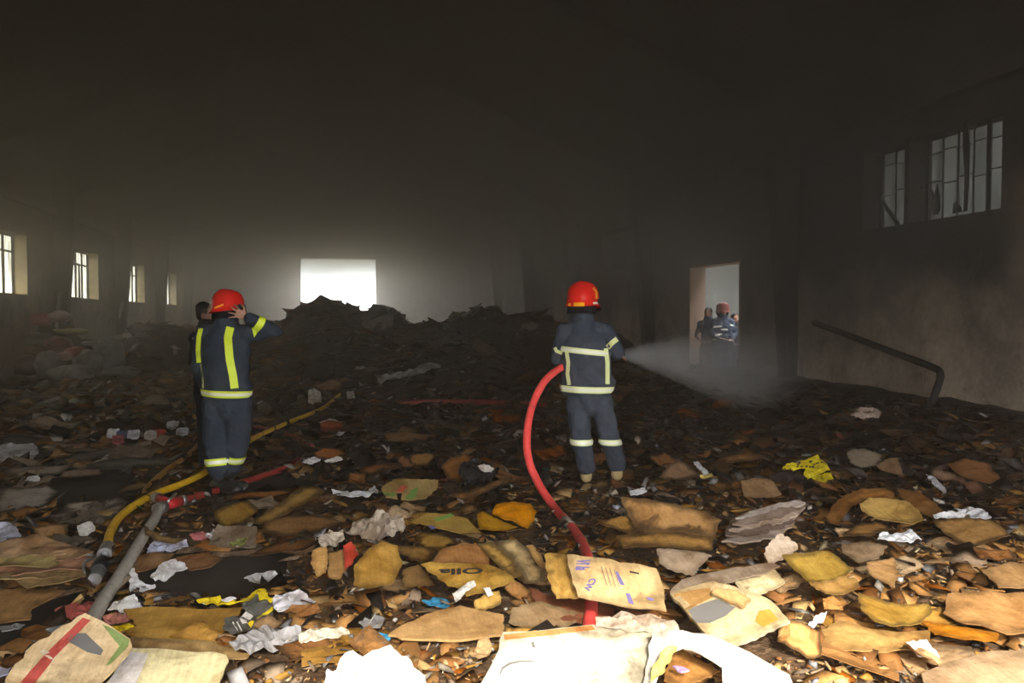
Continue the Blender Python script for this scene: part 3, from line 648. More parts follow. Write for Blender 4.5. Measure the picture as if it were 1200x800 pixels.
letters(o1, 'Olla', (566, 665), (514, 667), (0, 7), 'blackink')
S(CB, [(516, 644), (538, 638), (565, 639), (574, 652), (574, 665), (540, 664), (503, 663)], (.42, .22, .10), 'brown board overlapping the top of the black-lettered board', 'cardboard', e=.175, tilt=16, warp=.01)
S(CB, [(560, 638), (576, 635), (600, 656), (612, 674), (598, 681), (582, 662)], (.60, .39, .14), 'narrow ochre strip right of the brown overlapping board', 'cardboard', e=.16, tilt=18)
S(CB, [(578, 635), (604, 633), (622, 646), (640, 668), (638, 682), (618, 682), (600, 658)], (.66, .49, .27), 'pale tan panel with frayed face between the narrow ochre strip and the stamped carton', 'cardboard', e=.15, tilt=18)
S(CB, [(616, 641), (624, 639), (636, 655), (641, 668), (634, 665)], (.52, .33, .15), 'thin leaning slat of cardboard left of the stamped carton', 'cardboard', e=.2, tilt=30)
S('card_block', [(556, 705), (570, 698), (585, 694), (587, 706), (576, 712), (557, 717)], (.58, .38, .14), 'small ochre block of folded card below the black-lettered board', 'cardboard', e=.07, tilt=35, th=.02)
S('bandage_roll', [(530, 697), (548, 684), (556, 682), (558, 686), (544, 696), (534, 706)], (.74, .71, .66), 'white paper strip poking from under the black-lettered board', 'paper', 'paper', e=.12, tilt=25)
S(PS, [(566, 690), (574, 689), (578, 697), (572, 699)], WHT, 'small white paper at the lower edge of the black-lettered board', 'paper', 'paper', e=.13, tilt=25)
S('fibre_mat', [(470, 735), (500, 722), (540, 712), (590, 722), (590, 745), (540, 752), (480, 750), (455, 745)], (.50, .32, .16), 'speckled brown fibrous mat in front of the small ochre block', 'mat', e=.06, tilt=6, th=.012)
S(CB, [(600, 712), (630, 704), (660, 712), (690, 722), (660, 735), (620, 738), (596, 730)], (.42, .30, .18), 'greyish-brown printed board in front of the cut red hose end', 'cardboard', e=.06, tilt=14)
st = S('stamped_carton', [(664, 651), (700, 655), (735, 661), (769, 668), (776, 690), (781, 717), (750, 713), (716, 707), (690, 703), (677, 699), (668, 670)], (.72, .53, .29), 'tan carton panel with purple stamped letters and bars over the red hose', 'cardboard', e=.24, tilt=26, warp=.008, th=.01)
letters(st, 'Vi la', (676, 655), (674, 668), (16, 1), 'ink'); letters(st, 'CW', (692, 677), (683, 691), (8, 2), 'ink')
on(st, 'purple_bar', [(720, 670), (724, 670), (732, 686), (727, 685)], 'ink'); on(st, 'purple_bar', [(733, 695), (738, 696), (743, 708), (737, 707)], 'ink')
on(st, 'purple_mark', [(758, 700), (765, 701), (766, 704), (759, 703)], 'ink'); on(st, 'black_mark', [(738, 669), (749, 671.5), (749, 673), (738, 671)], 'blackink')
for i in range(4): on(st, 'faint_print_line', [(704 + 5 * i, 664 + i), (705.5 + 5 * i, 664 + i), (712 + 5 * i, 686 + i), (710.5 + 5 * i, 686 + i)], 'card', rgb=(.42, .32, .22))
S('carton_flap', [(638, 650), (650, 649), (664, 652), (669, 672), (678, 700), (652, 702), (642, 680)], (.70, .46, .17), 'ochre side flap hinged to the left of the stamped carton', 'cardboard', e=.23, tilt=26, warp=.01)
S('shadowed_carton', [(620, 690), (650, 700), (690, 704), (740, 716), (770, 722), (740, 733), (700, 735), (660, 730), (630, 715)], (.34, .14, .09), 'reddish-brown cardboard in the hollow under the stamped carton', 'cardboard', e=.05, tilt=10)
S('torn_white_sheet', [(700, 722), (728, 718), (745, 722), (768, 722), (790, 728), (802, 742), (770, 740), (735, 738), (698, 734)], (.62, .52, .42), 'torn beige lining sheet behind the large cream board', 'paper', 'paper', e=.17, tilt=14)
# --- right of centre
S('creased_carton', [(727, 584), (758, 585), (790, 590), (825, 600), (846, 611), (836, 629), (812, 626), (790, 623), (746, 622), (736, 604)], (.60, .36, .17), 'big tan carton panel creased in two, nearest the right firefighter\'s boots', 'cardboard', e=.22, tilt=24, warp=.012)
S('creased_carton', [(722, 629), (756, 624), (792, 622), (838, 629), (833, 644), (800, 643), (770, 641), (730, 643)], (.48, .28, .11), 'lower brown panel folded beneath the big tan carton panel', 'cardboard', e=.13, tilt=22, warp=.012)
S(CB, [(700, 613), (722, 606), (734, 604), (746, 623), (738, 628), (720, 620)], (.46, .27, .10), 'triangular ochre flap left of the big tan carton panel', 'cardboard', e=.18, tilt=18)
S(CB, [(770, 643), (792, 645), (820, 648), (834, 652), (822, 662), (812, 675), (790, 670), (772, 660)], (.48, .37, .27), 'greyish-tan box side below the big tan carton panel', 'cardboard', e=.15, tilt=20)
S('long_plank_card', [(785, 694), (800, 680), (826, 673), (862, 666), (905, 660), (914, 664), (890, 674), (850, 684), (808, 694), (792, 698)], (.48, .38, .29), 'long narrow greyish cardboard strip with a purple stamp', 'cardboard', e=.17, tilt=12, warp=.01)
S(CB, [(862, 681), (884, 673), (908, 667), (920, 683), (906, 691), (884, 697), (874, 700), (866, 690)], (.84, .74, .48), 'cream cardboard patch beyond the grey-stained board', 'cardboard', e=.15, tilt=16)
st2 = S('stained_board', [(785, 698), (812, 690), (836, 684), (860, 690), (902, 705), (912, 714), (923, 728), (890, 744), (843, 760), (828, 746), (802, 716)], (.76, .62, .38), 'cream board with a grey smudged band, its corner pointing to the camera', 'cardboard', e=.15, tilt=16, th=.014, warp=.008)
on(st2, 'smudged_band', [(803, 717), (822, 708), (840, 702), (862, 712), (850, 722), (832, 730), (817, 730)], 'grayink')
on(st2, 'brown_patch', [(786, 698), (810, 692), (832, 689), (835, 700), (803, 715)], 'card', rgb=(.48, .30, .14))
on(st2, 'orange_patch', [(890, 716), (902, 714), (912, 726), (894, 735), (885, 728)], 'card', rgb=(.66, .36, .12))
S(CB, [(838, 690), (862, 692), (880, 702), (872, 712), (850, 703), (834, 696)], (.60, .40, .20), 'small tan flap lying across the top of the grey-stained board', 'cardboard', e=.2, tilt=16)
S('stained_board_under', [(840, 762), (868, 750), (925, 728), (926, 731), (880, 752), (850, 765)], (.72, .62, .45), 'edge of a second cream board under the grey-stained board', 'cardboard', e=.1, tilt=16, th=.01)
S('cream_box_end', [(895, 652), (901, 640), (914, 629), (926, 635), (935, 643), (924, 652), (912, 656), (900, 662)], (.76, .62, .48), 'cream box end left of the curled olive sheet', 'carton', e=.15, tilt=30, th=.03)
S('layered_card_stack', [(855, 612), (880, 600), (905, 593), (938, 588), (944, 596), (930, 610), (905, 622), (870, 630), (850, 626)], (.42, .33, .27), 'frayed stack edge of grey-brown corrugated card right of the big tan panel', 'cardboard', e=.10, tilt=20, th=.015, warp=.008, crump=.003, burn=.2)
for i in range(5):
    y = 600 + 7 * i; S('corrugated_strip', [(862 - 4 * i, y + 8), (890, y - 2), (930 - 3 * i, y - 12), (944 - 4 * i, y - 10), (920 - 2 * i, y + 1), (880 - 3 * i, y + 10)], ((.62, .55, .5), (.35, .27, .22), (.55, .44, .36), (.25, .19, .16), (.50, .42, .36))[i],
      ('topmost pale', 'second dark', 'third tan', 'fourth dark', 'lowest grey')[i] + ' strip in the frayed corrugated stack right of the big tan panel', 'cardboard', e=.21 - .02 * i, tilt=14, warp=.008, crump=.002, burn=.15, group='frayed corrugated strips', rag=.02, th=.012)
S('curled_sheet', [(916, 656), (932, 651), (970, 650), (984, 658), (998, 672), (990, 680), (976, 684), (962, 686), (948, 686), (934, 672)], (.44, .30, .09), 'curled olive-brown sheet with a charred rim in the right foreground', 'cardboard', e=.14, tilt=20, curl=.03, burn=.55)
S('curled_sheet', [(948, 688), (964, 684), (990, 678), (1002, 682), (1008, 692), (994, 698), (975, 701), (956, 695)], (.46, .29, .12), 'brown lower lobe of the curled olive sheet', 'cardboard', e=.11, tilt=20, curl=.02, burn=.4)
S('curled_sheet', [(1006, 703), (1024, 704), (1050, 710), (1088, 716), (1092, 726), (1078, 736), (1048, 738), (1024, 733), (1010, 722)], (.42, .28, .09), 'olive-brown curled sheet with dark rim, right of the larger curled sheet', 'cardboard', e=.12, tilt=18, curl=.03, burn=.55)
S('burnt_arch', [(969, 606), (976, 592), (990, 580), (1010, 573), (1036, 572), (1048, 578), (1046, 586), (1020, 585), (1000, 592), (990, 604), (984, 616), (972, 613)], (.36, .18, .07), 'arched rust-brown cardboard curl behind the pale oval sheet', 'cardboard', e=.16, tilt=24, burn=.5)
S('oval_sheet', [(1007, 594), (1018, 586), (1040, 586), (1062, 590), (1076, 600), (1083, 614), (1070, 619), (1048, 613), (1026, 609), (1010, 602)], (.56, .38, .15), 'pale ochre oval sheet with cross creases in the right middle', 'cardboard', e=.17, tilt=22, curl=.03, burn=.3)
S(CB, [(1050, 573), (1074, 575), (1094, 588), (1108, 602), (1106, 608), (1084, 604), (1066, 596)], (.30, .16, .07), 'dark brown panel right of the pale oval sheet', 'cardboard', e=.12, tilt=20, burn=.3)
S(CB, [(986, 627), (1010, 615), (1030, 613), (1044, 621), (1024, 627), (1000, 630)], (.42, .24, .10), 'brown strip in front of the pale oval sheet', 'cardboard', e=.08, tilt=14)
S(CB, [(1092, 610), (1120, 607), (1160, 609), (1174, 618), (1182, 628), (1168, 634), (1142, 641), (1122, 636), (1104, 624)], (.42, .25, .11), 'flat brown carton with a diagonal crease at the far right', 'cardboard', e=.12, tilt=16)
S(PS, [(1093, 604), (1112, 601), (1132, 602), (1130, 606), (1096, 609)], WHT, 'white paper strip on the left corner of the flat brown carton', 'paper', 'paper', e=.15, tilt=20)
S(PS, [(1118, 596), (1140, 596), (1154, 600), (1162, 608), (1140, 609), (1132, 603)], (.62, .62, .66), 'grey paper on top of the flat brown carton', 'paper', 'paper', e=.15, tilt=20)
S(PS, [(1028, 632), (1034, 622), (1046, 626), (1066, 620), (1080, 632), (1060, 635), (1044, 632)], (.74, .76, .80), 'white crumpled plastic sheet below the pale oval sheet', 'paper', 'plastic', e=.14, tilt=26, warp=.04)
S(PS, [(1062, 753), (1086, 750), (1101, 769), (1078, 770)], (.90, .92, .95), 'small bright white paper square in the bottom right area', 'paper', 'paper', e=.08, tilt=14)
S(PS, [(947, 732), (956, 723), (969, 718), (966, 726), (952, 736)], (.88, .90, .93), 'small white paper sliver right of the grey-stained board', 'paper', 'paper', e=.08, tilt=14)
S('orange_card', [(964, 702), (976, 699), (988, 708), (988, 715), (966, 713)], (.58, .30, .09), 'small orange card corner right of the white sliver', 'card', 'paper', e=.09, tilt=20)
S(CB, [(950, 745), (985, 728), (1020, 738), (1060, 742), (1090, 740), (1085, 760), (1040, 765), (990, 762)], (.50, .32, .14), 'ochre flattened sheet in front of the small olive curled sheet', 'cardboard', e=.06, tilt=8)
S(CB, [(1080, 790), (1100, 782), (1150, 768), (1230, 758), (1280, 790), (1200, 830), (1090, 825)], (.42, .30, .19), 'broad greyish-brown sheet filling the bottom right corner', 'cardboard', e=.1, tilt=8)
S(CB, [(1078, 728), (1120, 735), (1170, 742), (1168, 752), (1130, 752), (1095, 745)], (.55, .25, .07), 'orange-brown strip right of the small olive curled sheet', 'cardboard', e=.08, tilt=10)
S(CB, [(1110, 700), (1160, 690), (1230, 700), (1230, 740), (1180, 748), (1130, 735), (1105, 720)], (.46, .27, .13), 'wrinkled brown sheet at the right edge below the flat carton', 'cardboard', e=.1, tilt=10, warp=.04)
S(CB, [(1150, 668), (1180, 660), (1240, 662), (1240, 690), (1170, 688)], (.46, .29, .15), 'tan sheet at the right edge behind the wrinkled brown sheet', 'cardboard', e=.1, tilt=10)
S(CB, [(1015, 660), (1048, 655), (1052, 672), (1048, 690), (1030, 680), (1018, 672)], (.48, .30, .15), 'tan panel between the olive curled sheet and the char heap', 'cardboard', e=.1, tilt=18)
S(CB, [(985, 640), (1010, 636), (1040, 640), (1030, 655), (1005, 660), (988, 650)], (.40, .29, .19), 'dull tan panel above the olive curled sheet', 'cardboard', e=.1, tilt=16)
# --- middle distance
yb = S('yellow_bag', [(917, 549), (922, 544), (946, 539), (957, 533), (966, 541), (973, 548), (966, 554), (955, 556), (974, 556), (977, 562), (968, 567), (940, 568), (931, 563), (942, 557), (944, 550), (930, 551), (918, 553)], (.85, .72, .02), 'bright yellow plastic bag with black speckled print in the charred right half', 'bag', 'plastic', e=.1, tilt=30, warp=.02, rag=.02)
rr = random.Random(3)
for i in range(16):
    x, y = rr.uniform(924, 962), rr.uniform(541, 549); y -= (x - 940) * .16
    on(yb, 'black_print', [(x, y), (x + 2.4, y - .7), (x + 3, y + .9), (x + .4, y + 1.6)], 'blackink')
S(CB, [(868, 564), (884, 561), (904, 562), (910, 570), (916, 580), (900, 584), (872, 582)], (.44, .29, .17), 'tan torn cardboard patch left of the yellow bag', 'cardboard', e=.1, tilt=20, burn=.2)
S(CB, [(830, 545), (848, 536), (868, 531), (888, 532), (898, 536), (880, 539), (858, 540), (840, 547)], (.36, .20, .10), 'curved brown strip right behind the right firefighter', 'cardboard', e=.1, tilt=20)
S(CB, [(772, 560), (784, 545), (795, 538), (806, 545), (820, 558), (800, 562), (780, 562)], (.30, .20, .13), 'dim brown tent-shaped flap right of the right firefighter\'s boots', 'cardboard', e=.14, tilt=30)
S('white_tray', [(738, 578), (745, 575), (756, 573), (758, 577), (748, 580), (739, 581)], (.88, .90, .95), 'small white plastic tray right of the right firefighter\'s boots', 'tray', 'plastic', e=.12, tilt=14, th=.015)
S('yellow_card', [(820, 557), (834, 555), (836, 558), (822, 560)], (.70, .55, .18), 'tiny yellow card by the tent-shaped flap', 'card', 'paper', e=.14, tilt=20)
S(PS, [(812, 542), (818, 541), (828, 552), (832, 556), (826, 557), (818, 549)], (.65, .66, .7), 'thin white paper strip by the tent-shaped flap', 'paper', 'paper', e=.12, tilt=20)
S('olive_stone_sheet', [(992, 532), (1000, 527), (1014, 526), (1034, 535), (1026, 546), (1010, 548), (996, 543)], (.30, .25, .19), 'dull olive-grey curled sheet in the charred right half', 'cardboard', e=.14, tilt=26, burn=.3)
S(CB, [(1027, 546), (1040, 538), (1052, 536), (1056, 548), (1060, 560), (1044, 555), (1032, 551)], (.30, .19, .12), 'dim brown curled sheet right of the olive-grey one', 'cardboard', e=.12, tilt=26, burn=.3)
S('crumpled_paper', [(996, 487), (1008, 478), (1022, 475), (1034, 482), (1030, 489), (1010, 492)], (.52, .40, .34), 'crumpled pinkish-cream paper near the foot of the bent pipe', 'paper', 'paper', e=.3, tilt=30, warp=.04)
S(CB, [(1110, 545), (1130, 538), (1156, 543), (1172, 560), (1160, 566), (1130, 560)], (.32, .16, .08), 'faint rust-brown sheet before the right wall', 'cardboard', e=.14, tilt=16, burn=.4)
S(CB, [(1128, 566), (1145, 563), (1152, 574), (1140, 580)], (.28, .15, .10), 'small rust-brown piece in front of the faint rust-brown sheet', 'cardboard', e=.12, tilt=16, burn=.4)
S(PS, [(1085, 557), (1092, 558), (1109, 574), (1106, 577), (1096, 570)], (.50, .50, .54), 'thin grey-white strip in the char at the right', 'paper', 'paper', e=.14, tilt=16)
S('orange_burnt_sheet', [(577, 603), (582, 592), (600, 588), (620, 590), (629, 600), (624, 612), (618, 620), (604, 612), (588, 608)], (.72, .30, .04), 'orange scorched sheet left of the thick red hose', 'cardboard', e=.13, tilt=22, burn=.35)
S('orange_burnt_sheet', [(558, 604), (566, 600), (576, 606), (596, 614), (606, 618), (590, 622), (562, 622)], (.60, .33, .07), 'ochre scorched sheet below the orange scorched sheet', 'cardboard', e=.09, tilt=18, burn=.35)
S(CB, [(517, 548), (528, 537), (545, 533), (560, 538), (561, 546), (550, 554), (540, 564), (524, 562)], (.36, .17, .07), 'rust-brown rounded flap left of the black bag', 'cardboard', e=.13, tilt=24)
S('black_bag', [(537, 555), (546, 546), (560, 542), (576, 548), (580, 558), (568, 567), (548, 566)], (.03, .03, .035), 'crinkled black plastic bag in the middle of the debris', 'bag', 'plastic', e=.14, tilt=26, warp=.06, th=.05)
S(PS, [(560, 547), (568, 544), (579, 549), (576, 553), (564, 552)], (.7, .66, .62), 'white paper scraps on the crinkled black bag', 'paper', 'paper', e=.22, tilt=26)
S(CB, [(526, 580), (552, 574), (590, 562), (600, 556), (600, 562), (570, 576), (540, 586)], (.40, .22, .10), 'long brown sliver below the crinkled black bag', 'cardboard', e=.11, tilt=18)
S(CB, [(450, 510), (470, 506), (500, 510), (500, 517), (476, 519), (455, 516)], (.26, .15, .07), 'brown sheet in the dark middle floor', 'cardboard', e=.07, tilt=14, burn=.3)
S(CB, [(478, 540), (482, 533), (500, 531), (512, 534), (500, 545), (486, 546)], (.34, .20, .08), 'ochre sheet left of the rust-brown rounded flap', 'cardboard', e=.09, tilt=18)
S(CB, [(420, 550), (440, 544), (468, 541), (472, 546), (448, 552), (424, 555)], (.30, .14, .07), 'thin rust-brown sheet above the green and red printed carton', 'cardboard', e=.08, tilt=14)
S('newspaper', [(438, 441), (456, 437), (480, 434), (500, 427), (514, 426), (517, 431), (500, 435), (480, 443), (462, 445), (446, 448)], (.46, .46, .46), 'grey printed newspaper sheet at the foot of the far heaps', 'newspaper', 'paper', e=.2, tilt=14, warp=.02)
S(CB, [(364, 452), (380, 447), (396, 442), (402, 450), (398, 457), (378, 459)], (.42, .26, .16), 'tan box panel behind the left firefighter\'s raised elbow', 'cardboard', e=.2, tilt=22)
S(CB, [(312, 442), (354, 440), (356, 447), (330, 449), (310, 448)], (.30, .19, .12), 'dim tan board behind the tan box panel', 'cardboard', e=.12, tilt=14)
S('white_bag', [(361, 461), (368, 457), (376, 462), (377, 472), (368, 475), (361, 470)], (.62, .58, .52), 'whitish paper bag below the tan box panel', 'bag', 'paper', e=.12, tilt=40, warp=.05, th=.05)
S(PS, [(406, 461), (414, 460), (416, 466), (408, 468)], (.72, .68, .62), 'small whitish box end right of the whitish paper bag', 'paper', 'paper', e=.12, tilt=40, th=.05)
S(PS, [(374, 495), (386, 490), (400, 494), (400, 500), (384, 500)], (.66, .60, .52), 'off-white paper over the rust-coloured lump right of the dark red hose', 'paper', 'paper', e=.12, tilt=20)
S('rust_lump', [(375, 500), (384, 496), (401, 498), (402, 503), (388, 505), (376, 504)], (.34, .10, .05), 'rust-coloured lump right of the dark red hose', 'cardboard', e=.1, tilt=24, th=.05)
S('rust_card', [(366, 532), (380, 526), (400, 527), (406, 534), (392, 540), (370, 539)], (.45, .18, .08), 'orange-brown crumpled card at the middle of the floor', 'cardboard', e=.1, tilt=20, warp=.04)
S(PS, [(354, 543), (368, 536), (376, 540), (366, 545)], WHT, 'white paper under the left end of the orange-brown crumpled card', 'paper', 'paper', e=.1, tilt=20)
S(PS, [(380, 541), (396, 535), (402, 539), (388, 543)], (.75, .72, .68), 'white paper under the right end of the orange-brown crumpled card', 'paper', 'paper', e=.1, tilt=20)
for i, (x, y, c, nm, lb) in enumerate(((132, 509, WHT, 'white_packet', 'white packet'), (143, 510, (.07, .12, .25), 'dark_blue_packet', 'dark blue packet'), (156, 510, (.80, .82, .92), 'white_box', 'square white box'), (176, 511, (.75, .73, .72), 'white_paper', 'white paper'), (187, 509, RED, 'red_packet', 'red packet'), (202, 499, (.62, .62, .66), 'grey_white_bag', 'long grey-white bag'), (213, 507, (.58, .60, .66), 'grey_blue_bag', 'bluish grey bag'), (138, 517, (.48, .14, .14), 'dark_red_packet', 'dark red packet'))):
    S(nm, [(x - 7, y + 3), (x - 6, y - 4), (x + 1, y - 5), (x + 8, y - 4), (x + 7, y + 3), (x, y + 5)], c, lb + ' in the litter left of the left firefighter\'s knees', 'packet', 'paper', e=.1, tilt=24, th=.03, warp=.02)
for i, (q, c, lb) in enumerate((([(75, 533), (84, 522), (100, 517), (106, 521), (96, 533)], (.42, .24, .13), 'orange-brown square cardboard in the left middle floor'),
    ([(113, 520), (120, 510), (131, 511), (132, 519), (122, 521)], (.40, .23, .12), 'small rounded brown card left of the white packet'),
    ([(70, 560), (74, 552), (118, 549), (119, 556), (90, 559)], (.34, .26, .20), 'flat tan strip at the rim of the dark puddle'),
    ([(5, 556), (12, 548), (62, 546), (90, 541), (70, 556), (30, 558)], (.36, .31, .25), 'grey-brown sheet left of the dark puddle'),
    ([(-10, 590), (0, 572), (30, 572), (55, 570), (68, 577), (58, 592), (30, 600), (-10, 603)], (.40, .36, .31), 'large greyish sheet below the dark puddle at the left edge'),
    ([(56, 606), (90, 594), (138, 583), (150, 588), (120, 600), (80, 612)], (.34, .31, .28), 'long grey wet sheet below the dark puddle'),
    ([(100, 545), (140, 536), (190, 537), (210, 541), (170, 549), (120, 551)], (.17, .17, .15), 'dark grey-green sheet behind the dark puddle'),
    ([(60, 545), (90, 530), (130, 524), (170, 528), (150, 535), (100, 541)], (.17, .16, .14), 'dark grey sheet in front of the orange-brown square cardboard'),
    ([(10, 440), (50, 434), (90, 437), (80, 443), (30, 445)], (.28, .26, .24), 'dim grey sheet before the sacks'),
    ([(40, 474), (60, 465), (74, 463), (76, 467), (60, 473)], (.42, .40, .38), 'grey-white paper strip on the far left floor'),
    ([(160, 470), (178, 461), (200, 464), (206, 474), (184, 479), (166, 478)], (.40, .33, .26), 'beige crumbly card patch on the left far floor'),
    ([(100, 487), (120, 483), (147, 479), (149, 484), (120, 490)], (.52, .50, .46), 'off-white sheet left of the left firefighter\'s waist'),
    ([(20, 466), (50, 462), (75, 463), (60, 466)], (.22, .16, .11), 'dim brown sheet on the far left floor'))):
    S(CB, q, c, lb, 'cardboard', e=.05, tilt=10)
S('puddle_reflection', [(-10, 525), (20, 519), (44, 521), (45, 532), (34, 545), (5, 549), (-12, 545)], (.52, .53, .56), 'whitish puddle reflection made as a painted sheet at the left edge', 'painted reflection', 'plastic', e=.04, tilt=10, warp=.03)  # sheen of the puddle, put into the pale colour of a solid sheet
S('plastic_bottle', [(28, 566), (34, 560), (44, 559), (47, 563), (38, 567)], (.75, .78, .80), 'small glinting plastic piece at the left rim of the dark puddle', 'plastic piece', 'plastic', e=.06, tilt=30, th=.03)

# ------------------------------------------------------------------ medium sheets, one object each, copied from a few shapes
def W(px, py, X):
    r = ray(px, py); return CAM + r * (X / r.x)
rr = random.Random(11)
protos = []
for i in range(16):
    n = rr.choice((4, 4, 5, 6)); a0 = rr.uniform(0, 6.28); asp = rr.uniform(.45, .95); pts = []
    if n == 4:
        hx, hy = .5, .5 * asp; pts = [(-hx, -hy), (hx, -hy * rr.uniform(.7, 1.1)), (hx * rr.uniform(.75, 1), hy), (-hx * rr.uniform(.8, 1.05), hy * rr.uniform(.75, 1))]
    else:
        for k in range(n):
            a = 2 * PI * k / n + rr.uniform(-.25, .25); q = rr.uniform(.42, .56); pts.append((q * math.cos(a), q * math.sin(a) * asp))
    bm = sheet_mesh(pts, .014, rr.uniform(.05, .12), .13, .02, 500 + i, rr.choice((0, 0, .08, -.05)), (rr.uniform(-.1, .1), 0, rr.uniform(0, 6.28), rr.uniform(.1, .45)) if i % 2 else None)
    me = bpy.data.meshes.new('cardboard_sheet'); bm.to_mesh(me); bm.free(); colour(me, (1, 1, 1)); me.materials.append(M['card']); protos.append(me)
covA = covers[:]
def covered(x, y):
    X = np.asarray(x, float); Y = np.asarray(y, float); m = np.zeros(X.shape, bool)
    for q in covA:
        qa = np.array(q); c = qa.mean(0); lo = qa.min(0) - .02; hi = qa.max(0) + .02
        bb = (X > lo[0]) & (X < hi[0]) & (Y > lo[1]) & (Y < hi[1])
        if bb.any(): m[bb] |= inpoly(X[bb], Y[bb], [tuple(v) for v in (qa - c) * 1.03 + c])
    return m
LM = [((265, 580), 'the left firefighter'), ((705, 575), 'the right firefighter'), ((195, 592), 'the red hose connector'), ((115, 665), 'the black nozzle'), ((945, 553), 'the yellow bag'),
      ((710, 685), 'the stamped carton'), ((545, 675), 'the board with black letters'), ((290, 718), 'the yellow and black wrapper'), ((560, 555), 'the black bag'), ((480, 575), 'the green and red printed carton'),
      ((845, 720), 'the grey-stained board'), ((960, 670), 'the curled olive sheet'), ((1045, 600), 'the pale oval sheet'), ((785, 605), 'the big tan panel'), ((665, 775), 'the large cream board'),
      ((1140, 622), 'the flat brown carton'), ((80, 765), 'the striped carton'), ((155, 510), 'the row of small packets'), ((110, 575), 'the dark puddle'), ((380, 500), 'the rust-coloured lump'),
      ((475, 437), 'the grey newspaper'), ((1095, 480), 'the foot of the bent pipe'), ((918, 470), 'the dark wall column'), ((75, 440), 'the grey sacks'), ((440, 650), 'the large ochre flap'), ((650, 590), 'the thick red hose'),
      ((380, 455), 'the tan box panel'), ((845, 440), 'the water spray'), ((520, 725), 'the speckled fibrous mat'), ((900, 610), 'the frayed corrugated stack'), ((585, 612), 'the orange scorched sheet'), ((1150, 555), 'the rust-brown sheet by the wall')]
cnt = {}
def where(x, y, d):
    best = min(LM, key=lambda q: math.hypot(q[0][0] - x, (q[0][1] - y) * 2.2)); (lx, ly), nm = best
    dx, dy = x - lx, (y - ly) * 2.2
    if abs(dx) > abs(dy): s = 'to the left of' if dx < 0 else 'to the right of'
    else: s = 'in front of' if dy > 0 else 'behind'
    return s, nm
used_lab = set()
HP = [(126, 641), (129, 625), (140, 606), (160, 590), (186, 577), (215, 566), (243, 552), (275, 530), (300, 512), (340, 494), (171, 574), (200, 547), (222, 532), (236, 515), (214, 586), (262, 572), (290, 563), (318, 554), (345, 545), (182, 606), (172, 622), (158, 645), (140, 675), (122, 702), (108, 724), (617, 510), (632, 568), (650, 595), (668, 615), (681, 634), (691, 715), (117, 663), (108, 660), (945, 553), (915, 600), (1040, 598)]
PAL_NEAR = [(TAN, 'tan'), (OCH, 'ochre'), (BRN, 'brown'), ((.56, .38, .22), 'light tan'), ((.40, .22, .10), 'mid-brown'), ((.62, .46, .30), 'pale')]
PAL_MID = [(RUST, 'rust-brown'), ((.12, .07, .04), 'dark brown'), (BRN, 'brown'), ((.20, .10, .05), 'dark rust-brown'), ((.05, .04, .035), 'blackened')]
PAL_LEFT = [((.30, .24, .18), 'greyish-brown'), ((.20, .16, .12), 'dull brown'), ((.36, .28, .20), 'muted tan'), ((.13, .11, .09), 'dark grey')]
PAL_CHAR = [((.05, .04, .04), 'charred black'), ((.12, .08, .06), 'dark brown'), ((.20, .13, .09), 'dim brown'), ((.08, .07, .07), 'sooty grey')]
zones = [(46, (-60, 1260), (610, 790)), (34, (-60, 1260), (596, 785)), (70, (300, 1230), (480, 610)), (38, (-60, 320), (455, 640)), (26, (250, 900), (430, 490)), (18, (900, 1230), (470, 560))]
shapes = ['torn', 'buckled', 'bent', 'crumpled', 'flattened', 'creased', 'ragged', 'curled', 'folded', 'soaked', 'split', 'warped', 'dented', 'frayed']
for zi, (cnt_z, rx, ry) in enumerate(zones):
    made = 0
    while made < cnt_z:
        x, y = rr.uniform(*rx), ry[0] + (ry[1] - ry[0]) * rr.random() ** .8
        p = P(x, y, .02); d = (p - CAM).dot(FW)
        if H(np.array([p.x]), np.array([p.y]))[0] < 0 or abs(p.x) > 6.5 or p.y > 20: continue
        if covered(np.array([p.x]), np.array([p.y]))[0] and rr.random() < (.5 if zi == 0 else .9): continue
        if min(math.hypot(x - 265, y - 575), math.hypot(x - 705, y - 570)) < 22: continue
        if x > 1240 or x < -30: continue
        if any(math.hypot(x - hx, y - hy) < (44 if zi == 0 else 26) for hx, hy in HP): continue
        left = x < 330 and y < 640
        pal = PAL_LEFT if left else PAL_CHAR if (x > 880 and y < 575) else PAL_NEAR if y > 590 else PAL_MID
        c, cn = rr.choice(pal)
        s = rr.uniform(.14, .30) * (1 + (d - 3.5) * .10) * (1.15 if left else 1)
        if zi == 0: s *= 1.9                             # the big flattened cartons everything else lies on
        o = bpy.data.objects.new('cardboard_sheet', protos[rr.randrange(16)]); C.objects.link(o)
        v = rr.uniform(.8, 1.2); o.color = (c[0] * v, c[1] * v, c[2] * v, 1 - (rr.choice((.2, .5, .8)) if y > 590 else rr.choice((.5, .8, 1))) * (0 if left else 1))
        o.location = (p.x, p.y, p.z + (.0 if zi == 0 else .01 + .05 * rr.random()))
        tl_ = .05 if zi == 0 else .14
        o.rotation_euler = (rr.gauss(0, tl_) + .06, rr.gauss(0, tl_), rr.uniform(0, 6.28)); o.scale = (s, s * rr.uniform(.7, 1.1), s * (.5 if zi == 0 else .8))
        if zi and rr.random() < .3: o.rotation_euler = (rr.uniform(.2, .6), rr.gauss(0, .2), rr.uniform(-.7, .7))
        rel, nm = where(x, y, d)
        for sh in rr.sample(shapes, len(shapes)):
            lab = '%s %s cardboard piece %s %s' % (sh, cn, rel, nm)
            if lab not in used_lab: break
        used_lab.add(lab); tag(o, lab, 'cardboard', 'loose cardboard pieces in the litter'); made += 1

